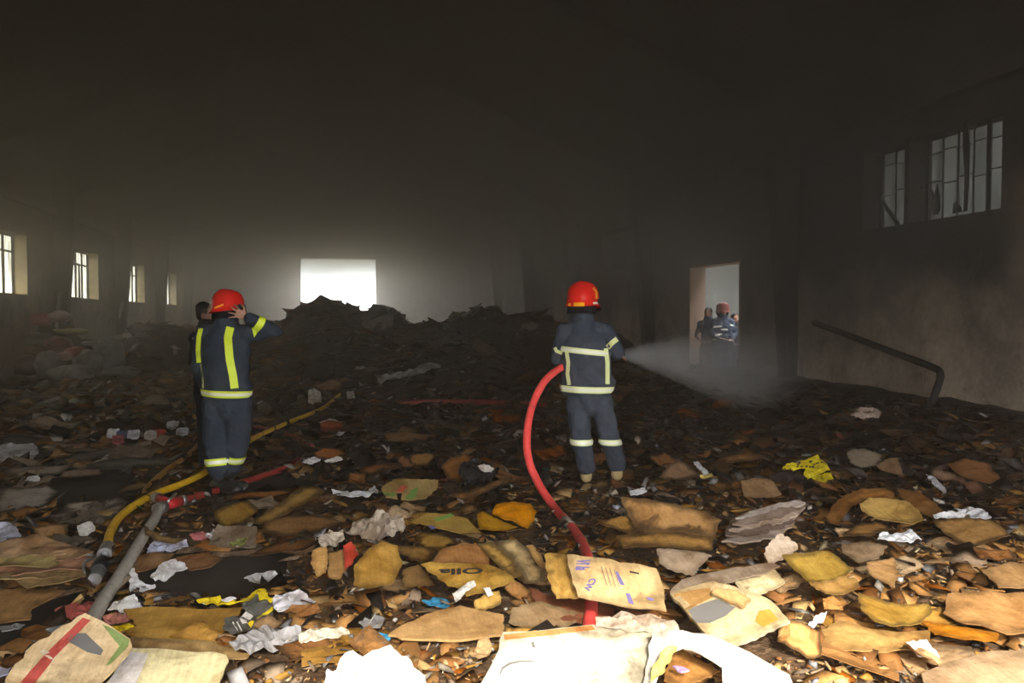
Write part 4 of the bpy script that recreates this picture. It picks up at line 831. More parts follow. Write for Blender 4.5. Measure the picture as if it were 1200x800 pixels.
# ------------------------------------------------------------------ the small litter nobody could count
def scatter(name, n, pal, size, seed_, ymax, mt, tilt=.35, lab='', dark=None, keep=None, zup=.03, asp=(.3, 1.0), th=.005, ymin=1.9, covp=.12):
    g = np.random.RandomState(seed_); k = 5
    y = np.exp(g.uniform(math.log(ymin), math.log(ymax), n)); x = g.uniform(-1, 1, n) * (1.4 + y * .95) + y * .19
    ok = (x > WL + .3) & (x < WR - .5) & (y < YB - 1); x, y = x[ok], y[ok]
    for fx, fy in FEET: m_ = (x - fx) ** 2 + (y - fy) ** 2 > .03; x, y = x[m_], y[m_]
    h = H(x, y); ok = h > -.02; x, y, h = x[ok], y[ok], h[ok]
    ok = (~covered(x, y)) | (g.rand(len(x)) < covp)
    if keep is not None: ok &= keep(x, y, g)
    x, y, h = x[ok], y[ok], h[ok]; n = len(x)
    s = (size[0] + (size[1] - size[0]) * g.rand(n) ** 2.2) * (1 + np.clip(y - 4, 0, 30) * .10)
    ar = g.uniform(asp[0], asp[1], n); yaw = g.uniform(0, 6.283, n)
    nrm = np.stack([g.randn(n) * tilt, g.randn(n) * tilt - .12, np.ones(n)], 1); nrm /= np.linalg.norm(nrm, axis=1, keepdims=True)
    u = np.stack([np.cos(yaw), np.sin(yaw), np.zeros(n)], 1); u -= nrm * (u * nrm).sum(1, keepdims=True); u /= np.linalg.norm(u, axis=1, keepdims=True); v = np.cross(nrm, u)
    bx_ = np.array([-1, 0, 1, 1, -1.])[None]; by_ = np.array([-1, -1.0, -1, 1, 1.])[None]
    lx = (bx_ + g.uniform(-.35, .35, (n, k))) * s[:, None] * .72; ly = (by_ + g.uniform(-.45, .45, (n, k))) * s[:, None] * .72 * ar[:, None]; lz = (g.rand(n, k) - .5) * s[:, None] * .22
    c = np.stack([x, y, h + zup * g.rand(n) + s * tilt * .15], 1)
    ring = c[:, None] + u[:, None] * lx[..., None] + v[:, None] * ly[..., None] + nrm[:, None] * lz[..., None]
    top = ring + nrm[:, None] * th; cen = c + nrm * (th + (g.rand(n, 1) - .3) * s[:, None] * .25)
    V = np.concatenate([ring, top, cen[:, None]], 1).reshape(-1, 3); m = 2 * k + 1
    F_ = []
    for i in range(k):
        j = (i + 1) % k; F_.append([i, j, k + j, k + i]); 
    T_ = [[k + i, k + (i + 1) % k, 2 * k] for i in range(k)]
    off = (np.arange(n) * m)[:, None, None]
    quads = (np.array(F_)[None] + off).reshape(-1, 4); tris = (np.array(T_)[None] + off).reshape(-1, 3)
    me = bpy.data.meshes.new(name); me.vertices.add(len(V)); me.vertices.foreach_set('co', V.astype(np.float32).ravel())
    nl = quads.size + tris.size; me.loops.add(nl); me.loops.foreach_set('vertex_index', np.concatenate([quads.ravel(), tris.ravel()]).astype(np.int32))
    npoly = len(quads) + len(tris); me.polygons.add(npoly)
    st = np.concatenate([np.arange(len(quads)) * 4, len(quads) * 4 + np.arange(len(tris)) * 3]).astype(np.int32)
    me.polygons.foreach_set('loop_start', st); me.update(calc_edges=True); me.validate()
    P_ = np.array([p[0] for p in pal]); w_ = np.array([p[1] for p in pal], float); w_ /= w_.sum()
    col = P_[g.choice(len(pal), n, p=w_)] * g.uniform(.7, 1.3, (n, 1))
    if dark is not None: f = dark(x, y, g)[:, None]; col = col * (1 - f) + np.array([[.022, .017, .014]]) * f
    rimf = np.ones((n, m)); rimf[:, :2 * k] = np.tile(g.uniform(.18, 1.05, (n, k)), (1, 2)); rimf[:, 2 * k] = 1.12
    cc = np.concatenate([np.clip(col[:, None] * rimf[..., None], 0, .95), np.ones((n, m, 1))], 2).reshape(-1, 4).astype(np.float32)
    at = me.color_attributes.new('col', 'FLOAT_COLOR', 'POINT'); at.data.foreach_set('color', cc.ravel())
    return link(name, me, M[mt], kind='stuff', label=lab, cat='litter')
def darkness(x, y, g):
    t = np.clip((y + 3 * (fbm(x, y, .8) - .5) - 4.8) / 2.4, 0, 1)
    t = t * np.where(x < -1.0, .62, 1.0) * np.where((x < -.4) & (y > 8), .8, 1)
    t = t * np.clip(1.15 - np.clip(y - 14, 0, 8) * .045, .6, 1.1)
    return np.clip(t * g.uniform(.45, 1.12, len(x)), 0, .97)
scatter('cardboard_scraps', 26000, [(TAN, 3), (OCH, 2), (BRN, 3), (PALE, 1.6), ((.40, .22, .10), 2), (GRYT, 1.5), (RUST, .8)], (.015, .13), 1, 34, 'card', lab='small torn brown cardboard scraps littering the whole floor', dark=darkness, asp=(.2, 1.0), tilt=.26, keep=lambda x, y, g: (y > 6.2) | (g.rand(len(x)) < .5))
scatter('charred_flakes', 15000, [((.02, .016, .014), 4), ((.05, .035, .025), 2), ((.10, .05, .025), 1)], (.02, .13), 2, 34, 'wet', tilt=.5, lab='black charred flakes of cardboard across the middle and far floor', keep=lambda x, y, g: (y > 4.4 + g.randn(len(x)) * 1.2) & ((x > -1) | (g.rand(len(x)) < .6)))
wh = lambda x, y, g: g.rand(len(x)) < .35 + .65 * (fbm(x + 40, y, .9) > .52)
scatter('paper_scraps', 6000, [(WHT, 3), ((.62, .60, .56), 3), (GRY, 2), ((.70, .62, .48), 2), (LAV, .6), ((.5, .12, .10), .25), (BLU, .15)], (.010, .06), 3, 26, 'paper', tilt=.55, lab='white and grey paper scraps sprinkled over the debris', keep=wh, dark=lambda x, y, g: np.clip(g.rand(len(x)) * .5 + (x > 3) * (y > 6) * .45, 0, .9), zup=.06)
scatter('shredded_fibre', 12000, [(PALE, 2), ((.50, .34, .2), 3), (GRYT, 2), (CRM, .8), (BRN, 2)], (.008, .05), 4, 7, 'card', tilt=.6, lab='fine shredded cardboard fibre in the foreground', asp=(.15, .5), keep=lambda x, y, g: y < 4.6 + g.rand(len(x)) * 2, covp=.05)
# more cardboard sheets, half buried on the far heaps
hc = [h for h in heaps]
for i in range(75):
    hx, hy, hrx, hry, hz = hc[rr.randrange(len(hc))]; a = rr.uniform(PI, 2 * PI); q = rr.uniform(0, 1) ** .6
    x, y = hx + math.cos(a) * hrx * q, hy + math.sin(a) * hry * q
    if x < WL + 1.4: continue
    z = Hs(x, y); e = .4; nx = (Hs(x - e, y) - Hs(x + e, y)) / (2 * e); ny = (Hs(x, y - e) - Hs(x, y + e)) / (2 * e)
    if abs(nx) + abs(ny) > 1.1: continue
    nn = Vector((nx + rr.gauss(0, .25), ny + rr.gauss(0, .25), 1)).normalized()
    o = bpy.data.objects.new('flattened_carton', protos[rr.randrange(16)]); C.objects.link(o)
    c, cn = rr.choice([((.16, .13, .11), 'greyish-brown'), ((.22, .16, .12), 'dull tan'), ((.10, .08, .07), 'dark'), ((.30, .28, .26), 'pale grey')])
    o.color = (*c, .9); s = rr.uniform(.5, 1.3)
    o.rotation_euler = nn.to_track_quat('Z', 'Y').to_euler(); o.rotation_euler.rotate_axis('Z', rr.uniform(0, 6.28)); o.location = (x, y, z + .03); o.scale = (s, s, s * .6)
    px, py = pix(o.location)
    hn = 'the heap before the far gate' if px < 420 else 'the heap right of the far gate' if px < 660 else 'the heap beyond the right firefighter'
    if px < 260: hn = 'the grey heap by the left wall'
    part = 'on top of' if py < 385 else 'halfway up' if py < 410 else 'at the foot of'
    for sh in rr.sample(shapes, len(shapes)):
        lab = '%s %s cardboard sheet %s %s' % (sh, cn, part, hn)
        if lab not in used_lab: break
    used_lab.add(lab); tag(o, lab, 'cardboard', 'cardboard sheets on the far heaps')
# crushed cartons crowning the heaps
def carton(px, py, d, wpx, hpx, dep, rot, c, lab, tl=(0, 0)):
    wd, ht = wpx / F * d, hpx / F * d; bm = bmesh.new(); box(bm, -wd / 2, wd / 2, -dep / 2, dep / 2, 0, ht)
    bmesh.ops.subdivide_edges(bm, edges=bm.edges[:], cuts=4, use_grid_fill=True)
    o_ = rr.random() * 50
    for v in bm.verts: v.co += Vector((mn.noise(v.co * 2.5 + Vector((o_, 0, 0))), mn.noise(v.co * 2.5 + Vector((0, o_, 0))), mn.noise(v.co * 2.5 + Vector((5, 5, o_))))) * .14 * min(wd, ht)
    me = bpy.data.meshes.new('crushed_carton'); bm.to_mesh(me); bm.free(); colour(me, c)
    o = link('crushed_carton', me, M['card'], label=lab, cat='carton'); o.location = J(px, py + hpx / 2, d); o.rotation_euler = (tl[0], tl[1], rot); o.color = (1, 1, 1, .95); return o
carton(376, 365, 26.6, 46, 14, 1.2, .2, (.07, .06, .055), 'dark crushed carton slab on top of the heap before the far gate')
carton(449, 371, 25.6, 26, 20, 1.0, .7, (.06, .052, .05), 'dark tilted crushed carton on the heap at the right edge of the far gate', (.1, .45))
carton(425, 376, 26, 24, 14, 1.0, .1, (.06, .055, .05), 'dark low carton between the two cartons before the far gate', (0, .2))
carton(598, 377, 21.5, 9, 10, .3, .3, (.03, .03, .03), 'small black box standing on the dark heap left of the right firefighter')

# ------------------------------------------------------------------ sculpting soft bodies
def capsule(bm, pts, rad, side, seg=18):
    """elliptical tube with rounded ends; rad = (half width along side, half depth) per point"""
    n = len(pts); P_ = []; Q = []
    rad = [(r, r) if isinstance(r, (int, float)) else r for r in rad]
    t0 = (pts[1] - pts[0]).normalized(); t1 = (pts[-1] - pts[-2]).normalized()
    for a in (80, 55, 28): s_, c_ = math.sin(R(a)), math.cos(R(a)); P_.append(pts[0] - t0 * min(rad[0]) * s_); Q.append((rad[0][0] * c_, rad[0][1] * c_))
    for i in range(n): P_.append(pts[i]); Q.append(rad[i])
    for a in (28, 55, 80): s_, c_ = math.sin(R(a)), math.cos(R(a)); P_.append(pts[-1] + t1 * min(rad[-1]) * s_); Q.append((rad[-1][0] * c_, rad[-1][1] * c_))
    rings = []
    for i, p in enumerate(P_):
        t = (P_[min(i + 1, len(P_) - 1)] - P_[max(i - 1, 0)]).normalized()
        s = (side - t * side.dot(t)); s = s.normalized() if s.length > 1e-4 else frame_of(t)[0]; u = t.cross(s)
        rings.append([bm.verts.new(p + s * math.cos(2 * PI * k / seg) * Q[i][0] + u * math.sin(2 * PI * k / seg) * Q[i][1]) for k in range(seg)])
    for a, b in zip(rings, rings[1:]):
        for k in range(seg): bm.faces.new((a[k], a[(k + 1) % seg], b[(k + 1) % seg], b[k]))
    bm.faces.new(rings[0][::-1]); bm.faces.new(rings[-1])
def ellipsoid(bm, c, ax):
    """ax = three axis vectors with length = radius"""
    r = bmesh.ops.create_icosphere(bm, subdivisions=3, radius=1)
    for v in r['verts']: q = v.co.copy(); v.co = c + ax[0] * q.x + ax[1] * q.y + ax[2] * q.z
def melt(name, bm, voxel, smooth=6, wr=0.0, wscale=8, seedv=0.0, wrdir=None):
    """voxel-remesh overlapping volumes into one continuous skin, smooth it, add cloth folds"""
    bmesh.ops.recalc_face_normals(bm, faces=bm.faces[:])
    me = bpy.data.meshes.new(name); bm.to_mesh(me); bm.free(); o = bpy.data.objects.new(name, me); C.objects.link(o)
    m = o.modifiers.new('r', 'REMESH'); m.mode = 'VOXEL'; m.voxel_size = voxel; m.use_smooth_shade = True
    s = o.modifiers.new('s', 'SMOOTH'); s.factor = .5; s.iterations = smooth
    dg = bpy.context.evaluated_depsgraph_get(); dg.update(); me2 = bpy.data.meshes.new_from_object(o.evaluated_get(dg)); bpy.data.objects.remove(o)
    me2.name = name
    if wr:
        nr = [v.normal.copy() for v in me2.vertices]
        for v, nn in zip(me2.vertices, nr):
            q = v.co * wscale; q = Vector((q.x, q.y, q.z * 1.6)) + Vector((seedv, 0, 0))
            a = mn.noise(q); b = 1 - abs(mn.noise(q * .8 + Vector((0, 9, 0)))) * 2.2
            v.co += nn * wr * (a * .7 + b * .6)
    me2.shade_smooth(); return me2
def cloth(name, col, sc=9):
    m = mat(name, col, .85, .2); g = N(m); p = g.pos(); n = g.noise(sc, 5, .6, p); f = g.noise(220, 2, .5, p)
    g.base(g.ramp(n, [(.3, tuple(c * .7 for c in col)), (.7, tuple(c * 1.35 for c in col))])); g.bump(g.math('ADD', n, g.math('MULTIPLY', f, .1)), .9, .035); return m
M['navy'] = cloth('navy_turnout_cloth', (.030, .040, .058)); M['navy2'] = cloth('slate_turnout_cloth', (.045, .055, .075))
M['dkcloth'] = cloth('dark_cloth', (.02, .022, .028)); M['skin'] = flat('skin', (.42, .22, .15), .6, .35, var=.12, sc=30)
M['hair'] = flat('black_hair', (.015, .012, .011), .6, .4, sc=60); M['boot'] = flat('black_rubber', (.022, .022, .024), .35, .5)
M['tanboot'] = flat('tan_leather', (.52, .38, .18), .7); M['helm'] = flat('red_helmet_shell', (.72, .018, .012), .22, .5, var=.1, sc=4, bump=.02)
M['lime'] = mat('lime_reflective', (.72, .85, .04), .5, .5); M['silver'] = mat('silver_reflective', (.86, .86, .74), .35, .6); M['limew'] = mat('pale_lime_reflective', (.80, .84, .40), .4, .5)
M['visor'] = mat('black_plastic', (.02, .02, .022), .35, .5); M['orange'] = mat('orange_label', (.95, .42, .02), .5); M['metal'] = mat('brushed_metal', (.55, .55, .55), .35, .5, .9)
M['helmdim'] = flat('dull_red_helmet', (.22, .06, .05), .5); M['blue'] = cloth('blue_grey_cloth', (.05, .07, .11))
M['white_cloth'] = cloth('white_cloth', (.55, .57, .62))
def bvh_of(o): return BVHTree.FromPolygons([v.co.copy() for v in o.data.vertices], [p.vertices[:] for p in o.data.polygons])
def grid_band(name, rows, mt, parent, closed=False, th=.004):
    """rows: list of (a, b, normal) pairs -> thin strip"""
    bm = bmesh.new(); L = []
    for a, b, n_ in rows: L.append([bm.verts.new(a), bm.verts.new(b), bm.verts.new(b + n_ * th), bm.verts.new(a + n_ * th)])
    m = len(L)
    for i in range(m if closed else m - 1):
        A, B = L[i], L[(i + 1) % m]
        for k in range(4): bm.faces.new((A[k], A[(k + 1) % 4], B[(k + 1) % 4], B[k]))
    if not closed: bm.faces.new(L[0]); bm.faces.new(L[-1][::-1])
    bmesh.ops.recalc_face_normals(bm, faces=bm.faces[:])
    return link(name, bm, M[mt], parent=parent)
def ring_band(o, c, ax, side, wd, mt, name='reflective_band', a0=0, a1=360, off=.004, R0=.8, par=None, lift=0, mt2='silver'):
    """stripe around a limb or the trunk at point c (axis ax), cast onto the garment"""
    ax = ax.normalized(); s = (side - ax * side.dot(ax)).normalized(); u = ax.cross(s); b = bvh_of(o)
    def mk(nm, wdt, m_, off_, parent):
        rows = []; n = 48; last = None
        for i in range(n + (a1 - a0 < 360)):
            a = R(a0 + (a1 - a0) * i / n); d = s * math.cos(a) + u * math.sin(a); pr = []
            for k in (-1, 1):
                cc = c + ax * wdt * .5 * k; h = b.ray_cast(cc + d * R0, -d, R0)
                pr.append(h[0] + d * off_ if h[0] is not None else None)
            if None in pr: pr = last or [c + d * .1, c + d * .1 + ax * .01]
            last = pr; rows.append((pr[0], pr[1], d))
        return grid_band(nm, rows, m_, parent, a1 - a0 >= 360)
    r_ = mk(name, wd, mt, off, par or o)
    if mt2: mk('silver_stripe', wd * .45, mt2, off + .004, r_)
    return r_
def px_band(o, pts, wpx, mt, name='reflective_band', off=.005, mt2=None, w2=.45, horiz=True):
    """stripe following a line seen in the photo, cast from the camera on to the garment"""
    b = bvh_of(o); path = []
    for i in range(len(pts) - 1):
        n = max(2, int(math.dist(pts[i], pts[i + 1]) / 2)); path += [(pts[i][0] + (pts[i + 1][0] - pts[i][0]) * q / n, pts[i][1] + (pts[i + 1][1] - pts[i][1]) * q / n) for q in range(n)]
    path.append(pts[-1])
    def mk(nm, w_, m_, off_, parent):
        rows = []
        for i, (x, y) in enumerate(path):
            x2, y2 = path[min(i + 1, len(path) - 1)]; x1, y1 = path[max(0, i - 1)]; L = math.hypot(x2 - x1, y2 - y1) or 1; nx, ny = -(y2 - y1) / L, (x2 - x1) / L
            ww = w_; pr = []; nn = -FW
            for k in (-1, 1):
                d = ray(x + nx * ww * .5 * k, y + ny * ww * .5 * k).normalized(); h = b.ray_cast(CAM, d, 30)
                if h[0] is None: pr = None; break
                pr.append(h[0] - d * off_); nn = -d
            if pr and (pr[0] - pr[1]).length < .15 and (not rows or (pr[0] - rows[-1][0]).length < .12): rows.append((pr[0], pr[1], nn))
        if len(rows) > 1: return grid_band(nm, rows, m_, parent)
    r_ = mk(name, wpx, mt, off, o)
    if r_ and mt2: mk('silver_stripe', wpx * w2, mt2, off + .004, r_)
    return r_
Z = Vector((0, 0, 1))
def hand(bm, wr_, dirn, palm_n, length=.185, spread=.25, curl=.5, thumb=1, thick=1.0):
    """five-fingered hand: wr_ wrist point, dirn towards the fingertips, palm_n out of the back of the hand"""
    d = dirn.normalized(); n_ = (palm_n - d * palm_n.dot(d)).normalized(); s = d.cross(n_); k = length / .185
    capsule(bm, [wr_, wr_ + d * .045 * k, wr_ + d * .085 * k], [(.028 * k, .018 * k), (.040 * k, .016 * k), (.040 * k, .013 * k)], s)
    for i, (off, L) in enumerate(((-.030, .070), (-.010, .080), (.011, .076), (.031, .060))):
        b0 = wr_ + d * .085 * k + s * off * k; a = spread * (i - 1.5); dd = (d + s * a * .6).normalized()
        p1 = b0 + (dd - n_ * curl * .3).normalized() * L * .45 * k; p2 = p1 + (dd - n_ * curl * 1.0).normalized() * L * .32 * k; p3 = p2 + (dd - n_ * curl * 1.7).normalized() * L * .25 * k
        capsule(bm, [b0 - d * .01, p1, p2, p3], [.0092 * thick, .0088 * thick, .008 * thick, .007 * thick], s, 10)
    t0 = wr_ + d * .03 * k - s * .028 * k * thumb; t1 = t0 + (d * .5 - s * thumb * .8 - n_ * .2).normalized() * .045 * k; t2 = t1 + (d * .9 - s * thumb * .3 - n_ * .4).normalized() * .035 * k
    capsule(bm, [t0, t1, t2], [.012, .011, .009], n_, 10)
def head(bm, c, f, up, k=1.0):
    """skull, jaw, nose, ears, brow and mouth; c = head centre, f = facing"""
    up = (up - f * up.dot(f)).normalized(); s = f.cross(up)
    ellipsoid(bm, c + up * .02 * k, (s * .074 * k, f * .094 * k, up * .100 * k))
    ellipsoid(bm, c - up * .045 * k + f * .022 * k, (s * .056 * k, f * .066 * k, up * .066 * k))
    capsule(bm, [c + f * .088 * k + up * .012 * k, c + f * .108 * k - up * .022 * k], [.008 * k, .014 * k], s, 10)
    capsule(bm, [c + f * .085 * k + up * .022 * k - s * .035 * k, c + f * .085 * k + up * .022 * k + s * .035 * k], [.009, .009], up, 10)
    capsule(bm, [c + f * .082 * k - up * .055 * k - s * .02 * k, c + f * .082 * k - up * .055 * k + s * .02 * k], [.008, .008], up, 10)
    for q in (-1, 1): ellipsoid(bm, c + s * .076 * k * q - up * .005, (s * .010 * k, f * .018 * k, up * .030 * k))
def eyes(par, c, f, up, k=1.0):
    up = (up - f * up.dot(f)).normalized(); s = f.cross(up)
    for q in (-1, 1):
        bm = bmesh.new(); ellipsoid(bm, c + f * .083 * k + s * .032 * k * q + up * .004, (s * .012, f * .010, up * .008)); link('eye', bm, M['visor'], parent=par, smooth=True)
def helmet(par, c, f, up, mt='helm', k=1.0, detail=True):
    """fire helmet: ribbed shell with flared brim, neck guard, ear pods, label"""
    f = f.normalized(); up = (up - f * up.dot(f)).normalized(); s = f.cross(up)
    bm = bmesh.new(); rings = []; seg = 40
    prof = [(0, .158), (.05, .155), (.085, .142), (.113, .115), (.130, .078), (.137, .035), (.139, 0), (.140, -.03), (.152, -.046), (.156, -.050), (.150, -.054), (.134, -.036), (.130, 0)]
    for r_, z in prof:
        ring = []
        for i in range(seg):
            a = 2 * PI * i / seg; sx = math.cos(a); sy = math.sin(a)
            el = 1.15 if sy > 0 else 1.10; drop = -.022 * max(0, -sy) ** 2 if z < 0 else 0
            ridge = .007 * math.exp(-(sx * r_ / .018) ** 2) if z > .02 else 0
            ring.append(bm.verts.new(c + s * sx * r_ * k + f * sy * r_ * el * k + up * ((z + drop) * k) + up * ridge))
        rings.append(ring)
    for a, b in zip(rings, rings[1:]):
        for i in range(seg): bm.faces.new((a[i], a[(i + 1) % seg], b[(i + 1) % seg], b[i]))
    bmesh.ops.remove_doubles(bm, verts=bm.verts[:], dist=.0005); bmesh.ops.recalc_face_normals(bm, faces=bm.faces[:])
    h = link('helmet', bm, M[mt], parent=par, smooth=True)
    bm = bmesh.new()                                  # cloth neck guard hanging behind
    g_ = []
    for i in range(17):
        a = PI + PI * (i / 16) ; g_.append((math.cos(a), math.sin(a)))
    rows = [[bm.verts.new(c + s * x * rr_ * k + f * y * rr_ * 1.08 * k + up * z * k) for x, y in g_] for rr_, z in ((.128, -.045), (.128, -.085), (.130, -.125))]
    for a, b in zip(rows, rows[1:]):
        for i in range(16): bm.faces.new((a[i], a[i + 1], b[i + 1], b[i]))
    ret = bmesh.ops.solidify(bm, geom=bm.faces[:], thickness=.006)
    link('neck_guard', bm, M['dkcloth'], parent=h, smooth=True)
    if detail:
        for q in (-1, 1):
            bm = bmesh.new(); ellipsoid(bm, c + s * .140 * q * k - up * .015 * k + f * .02, (s * .016 * k, f * .035 * k, up * .030 * k)); link('ear_pod', bm, M['visor'], parent=h, smooth=True)
        bm = bmesh.new()                              # front visor
        rows = [[bm.verts.new(c + s * math.cos(a) * (.150 + dz * .1) * k + f * math.sin(a) * (.172 + dz * .1) * k + up * (.0 - dz) * k) for a in [R(25 + 130 * i / 14) for i in range(15)]] for dz in (-.02, .03, .08)]
        for a, b in zip(rows, rows[1:]):
            for i in range(14): bm.faces.new((a[i], a[i + 1], b[i + 1], b[i]))
        bmesh.ops.solidify(bm, geom=bm.faces[:], thickness=.003); link('visor', bm, M['visor'], parent=h, smooth=True)
    return h
def person(lab, Jt, facing, side, kit, bodyr=1.0, wr=.013, voxel=.011, detail=True, group=None):
    """Jt: joints in world space. One continuous body, clothes as children."""
    root = empty('person', (Jt['feet'].x, Jt['feet'].y, Jt['feet'].z), lab, 'person', group)
    T_ = []
    def add(o):
        T_.append(o); return o
    k = bodyr; ch, pe, nk, hd = Jt['chest'], Jt['pelvis'], Jt['neck'], Jt['head']
    bm = bmesh.new()
    capsule(bm, [pe, pe.lerp(ch, .5), ch, nk], [(.14 * k, .10 * k), (.13 * k, .095 * k), (.15 * k, .105 * k), (.055, .055)], side)
    capsule(bm, [nk - Z * .02, hd - Z * .03], [.055, .052], side)
    head(bm, hd, Jt['look'], Jt.get('up', Z))
    for q in 'lr':
        sh, el, wr_ = Jt['sh' + q], Jt['el' + q], Jt['wr' + q]
        capsule(bm, [sh, sh.lerp(el, .5), el, el.lerp(wr_, .4), wr_], [.048, .044, .036, .036, .025], side)
        hp, kn, an, to = Jt['hip' + q], Jt['kn' + q], Jt['an' + q], Jt['toe' + q]
        capsule(bm, [hp, hp.lerp(kn, .5), kn, kn.lerp(an, .35), an], [.08, .07, .052, .052, .036], side)
        capsule(bm, [an + Z * .03, an, an - Z * .02], [.03, .026, .022], side)
        hand(bm, wr_, Jt['hd' + q], Jt['hn' + q], thumb=Jt.get('th' + q, 1), curl=Jt.get('cu' + q, .5), spread=Jt.get('sp' + q, .25))
    body = add(link('body', melt('body', bm, .0065 if detail else .009, 2), M['skin'], parent=root)); 
    eyes(body, hd, Jt['look'], Jt.get('up', Z))
    # jacket
    bm = bmesh.new(); hem = pe - (ch - pe).normalized() * kit.get('hem', .02)
    jw = kit.get('jw', .225) * k; jd = kit.get('jd', .15) * k
    capsule(bm, [hem, pe.lerp(ch, .35), ch, ch.lerp(nk, .62)], [(jw * kit.get('hemw', 1), jd * 1.1), (jw * .96, jd), (jw * 1.0, jd * 1.05), (jw * .62, jd * .75)], side, 28)
    shl, shr = Jt['shl'], Jt['shr']
    capsule(bm, [shl, (shl + shr) / 2 + Z * .02, shr], [(.075 * k, .085 * k)] * 3, Z)
    capsule(bm, [ch.lerp(nk, .5), nk + Z * kit.get('collar', .03)], [(.11, .105), (.098, .095)], side)
    ar = kit.get('ar', .068) * k
    for q in 'lr':
        sh, el, wr_ = Jt['sh' + q], Jt['el' + q], Jt['wr' + q]; e2 = wr_.lerp(el, .12)
        capsule(bm, [sh, sh.lerp(el, .5), el, el.lerp(e2, .5), e2], [ar * 1.12, ar * 1.05, ar, ar * .86, ar * .72], side)
    jk = add(link('jacket', melt('jacket', bm, voxel, 5, wr, 8, kit.get('seed', 0)), M[kit['jacket']], parent=root))
    # trousers
    bm = bmesh.new(); capsule(bm, [pe + Z * .10, pe - Z * .02, pe - Z * .09], [(.17 * k, .125 * k), (.18 * k, .135 * k), (.165 * k, .125 * k)], side)
    tr = kit.get('tr', .092) * k
    for q in 'lr':
        hp, kn, an = Jt['hip' + q], Jt['kn' + q], Jt['an' + q]; cuff = an + Z * kit.get('cuff', .06) 
        capsule(bm, [hp, hp.lerp(kn, .5), kn, kn.lerp(cuff, .5), cuff], [tr * 1.12, tr * 1.06, tr * .95, tr * .9, tr * .86], side)
    ts = add(link('trousers', melt('trousers', bm, voxel, 5, wr, 8, 7 + kit.get('seed', 0)), M[kit['trousers']], parent=root))
    for q in 'lr':
        an, to = Jt['an' + q], Jt['toe' + q]; f = (to - an); f.z = 0; f.normalize(); s = f.cross(Z); g0 = an.copy(); g0.z = to.z
        bm = bmesh.new()
        capsule(bm, [an + Z * .16, an + Z * .05, an - Z * .01], [.058, .055, .054], s)
        capsule(bm, [g0 - f * .045, g0 + f * .05, to], [(.052, .050), (.058, .054), (.056, .040)], s)
        bt = add(link('boot', melt('boot', bm, .010, 3), M[kit.get('boot', 'boot')], parent=root))
        bm = bmesh.new(); capsule(bm, [g0 - f * .055 - Z * .036, g0 + f * .05 - Z * .036, to + f * .01 - Z * .03], [(.056, .016), (.062, .016), (.058, .016)], s); link('sole', bm, M['boot'], parent=bt)
    if kit.get('helmet'): T_.append(helmet(root, Jt['head'] + Jt.get('up', Z) * .035, Jt['look'], Jt.get('up', Z), kit['helmet'], kit.get('hk', 1.0), detail))
    else:
        bm = bmesh.new(); c = hd; f = Jt['look']; ellipsoid(bm, c + Z * .042 - f * .018, (f.cross(Z) * .086, f * .100, Z * .094)); ellipsoid(bm, c - f * .05 - Z * .01, (f.cross(Z) * .072, f * .06, Z * .08))
        me = melt('hair', bm, .008, 2, .004, 40); T_.append(link('hair', me, M['hair'], parent=root))
    for o in T_: o.location = -root.location
    bpy.context.view_layer.update()
    return root, body, jk, ts
def finish(root): pass
def rel(d0, u, v): return None

FH = Vector((FW.x, FW.y, 0)).normalized()
# --- the left firefighter: back to us, right hand up at his helmet
D = 6.75
fl = (FH * math.cos(R(20)) + RT * math.sin(R(20))); sl = fl.cross(Z)
jl = dict(feet=J(263, 579, D), pelvis=J(266, 466, D), chest=J(264, 405, D), neck=J(265, 377, D), head=J(267, 364, D), look=(fl * .95 + Z * -.12 + RT * .2).normalized(), up=(Z - RT * .06 + FH * .08).normalized(),
          shl=J(240, 391, D + .05), shr=J(288, 391, D - .03), ell=J(234, 432, D + .08), wrl=J(241, 452, D + .30), elr=J(322, 388, D - .02), wrr=J(289, 371, D - .16),
          hdl=(FH * .6 - Z * .8), hnl=-RT, hdr=(J(269, 363, D - .17) - J(289, 371, D - .16)), hnr=-FH * 1 + Z * .1, thr=-1, cur=.25, spr=.7,
          hipl=J(253, 474, D), hipr=J(280, 474, D), knl=J(254, 522, D + .02), knr=J(278, 518, D + .05), anl=J(256, 556, D), anr=J(270, 553, D + .10), toel=J(279, 573, D - .14), toer=J(286, 569, D + .10))
pl, bl, jkl, tsl = person('firefighter in red helmet and navy gear, right hand raised to his helmet, back turned', jl, fl, sl, dict(jacket='navy', trousers='navy', helmet='helm', hem=-.09, jw=.235, seed=2, hemw=1.06, cuff=.05, tr=.108, ar=.074, hk=.97))
OFF = pl.location
class Shim:                                            # garments hold world-space vertices: cast against them as they are
    pass
ring_band(jkl, J(266, 460, D), Z + RT * .03, sl, .062, 'lime')
px_band(jkl, [(270, 383), (267, 395), (269, 420), (273, 440), (275, 455)], 9.5, 'lime')
px_band(jkl, [(236, 382), (233, 395), (232, 410), (233, 425)], 5.5, 'lime')
px_band(jkl, [(235, 426), (237, 440), (238, 455)], 2.2, 'limew', 'piping')
ring_band(jkl, jl['wrr'].lerp(jl['elr'], .42), (jl['elr'] - jl['wrr']), Z, .060, 'lime', R0=.13, mt2=None)
px_band(jkl, [(292, 413), (292, 421)], 4, 'lime', 'pocket_tab')
ring_band(tsl, J(253, 541, D + .02), (jl['knl'] - jl['anl']), sl, .065, 'lime', R0=.14)
ring_band(tsl, J(277, 536, D + .08), (jl['knr'] - jl['anr']), sl, .065, 'lime', R0=.14)
px_band(tsl, [(295, 508), (297, 514), (291, 532), (286, 546), (276, 560)], 3.5, 'limew', 'piping')
hl = [c for c in pl.children if c.name.startswith('helmet')][0]
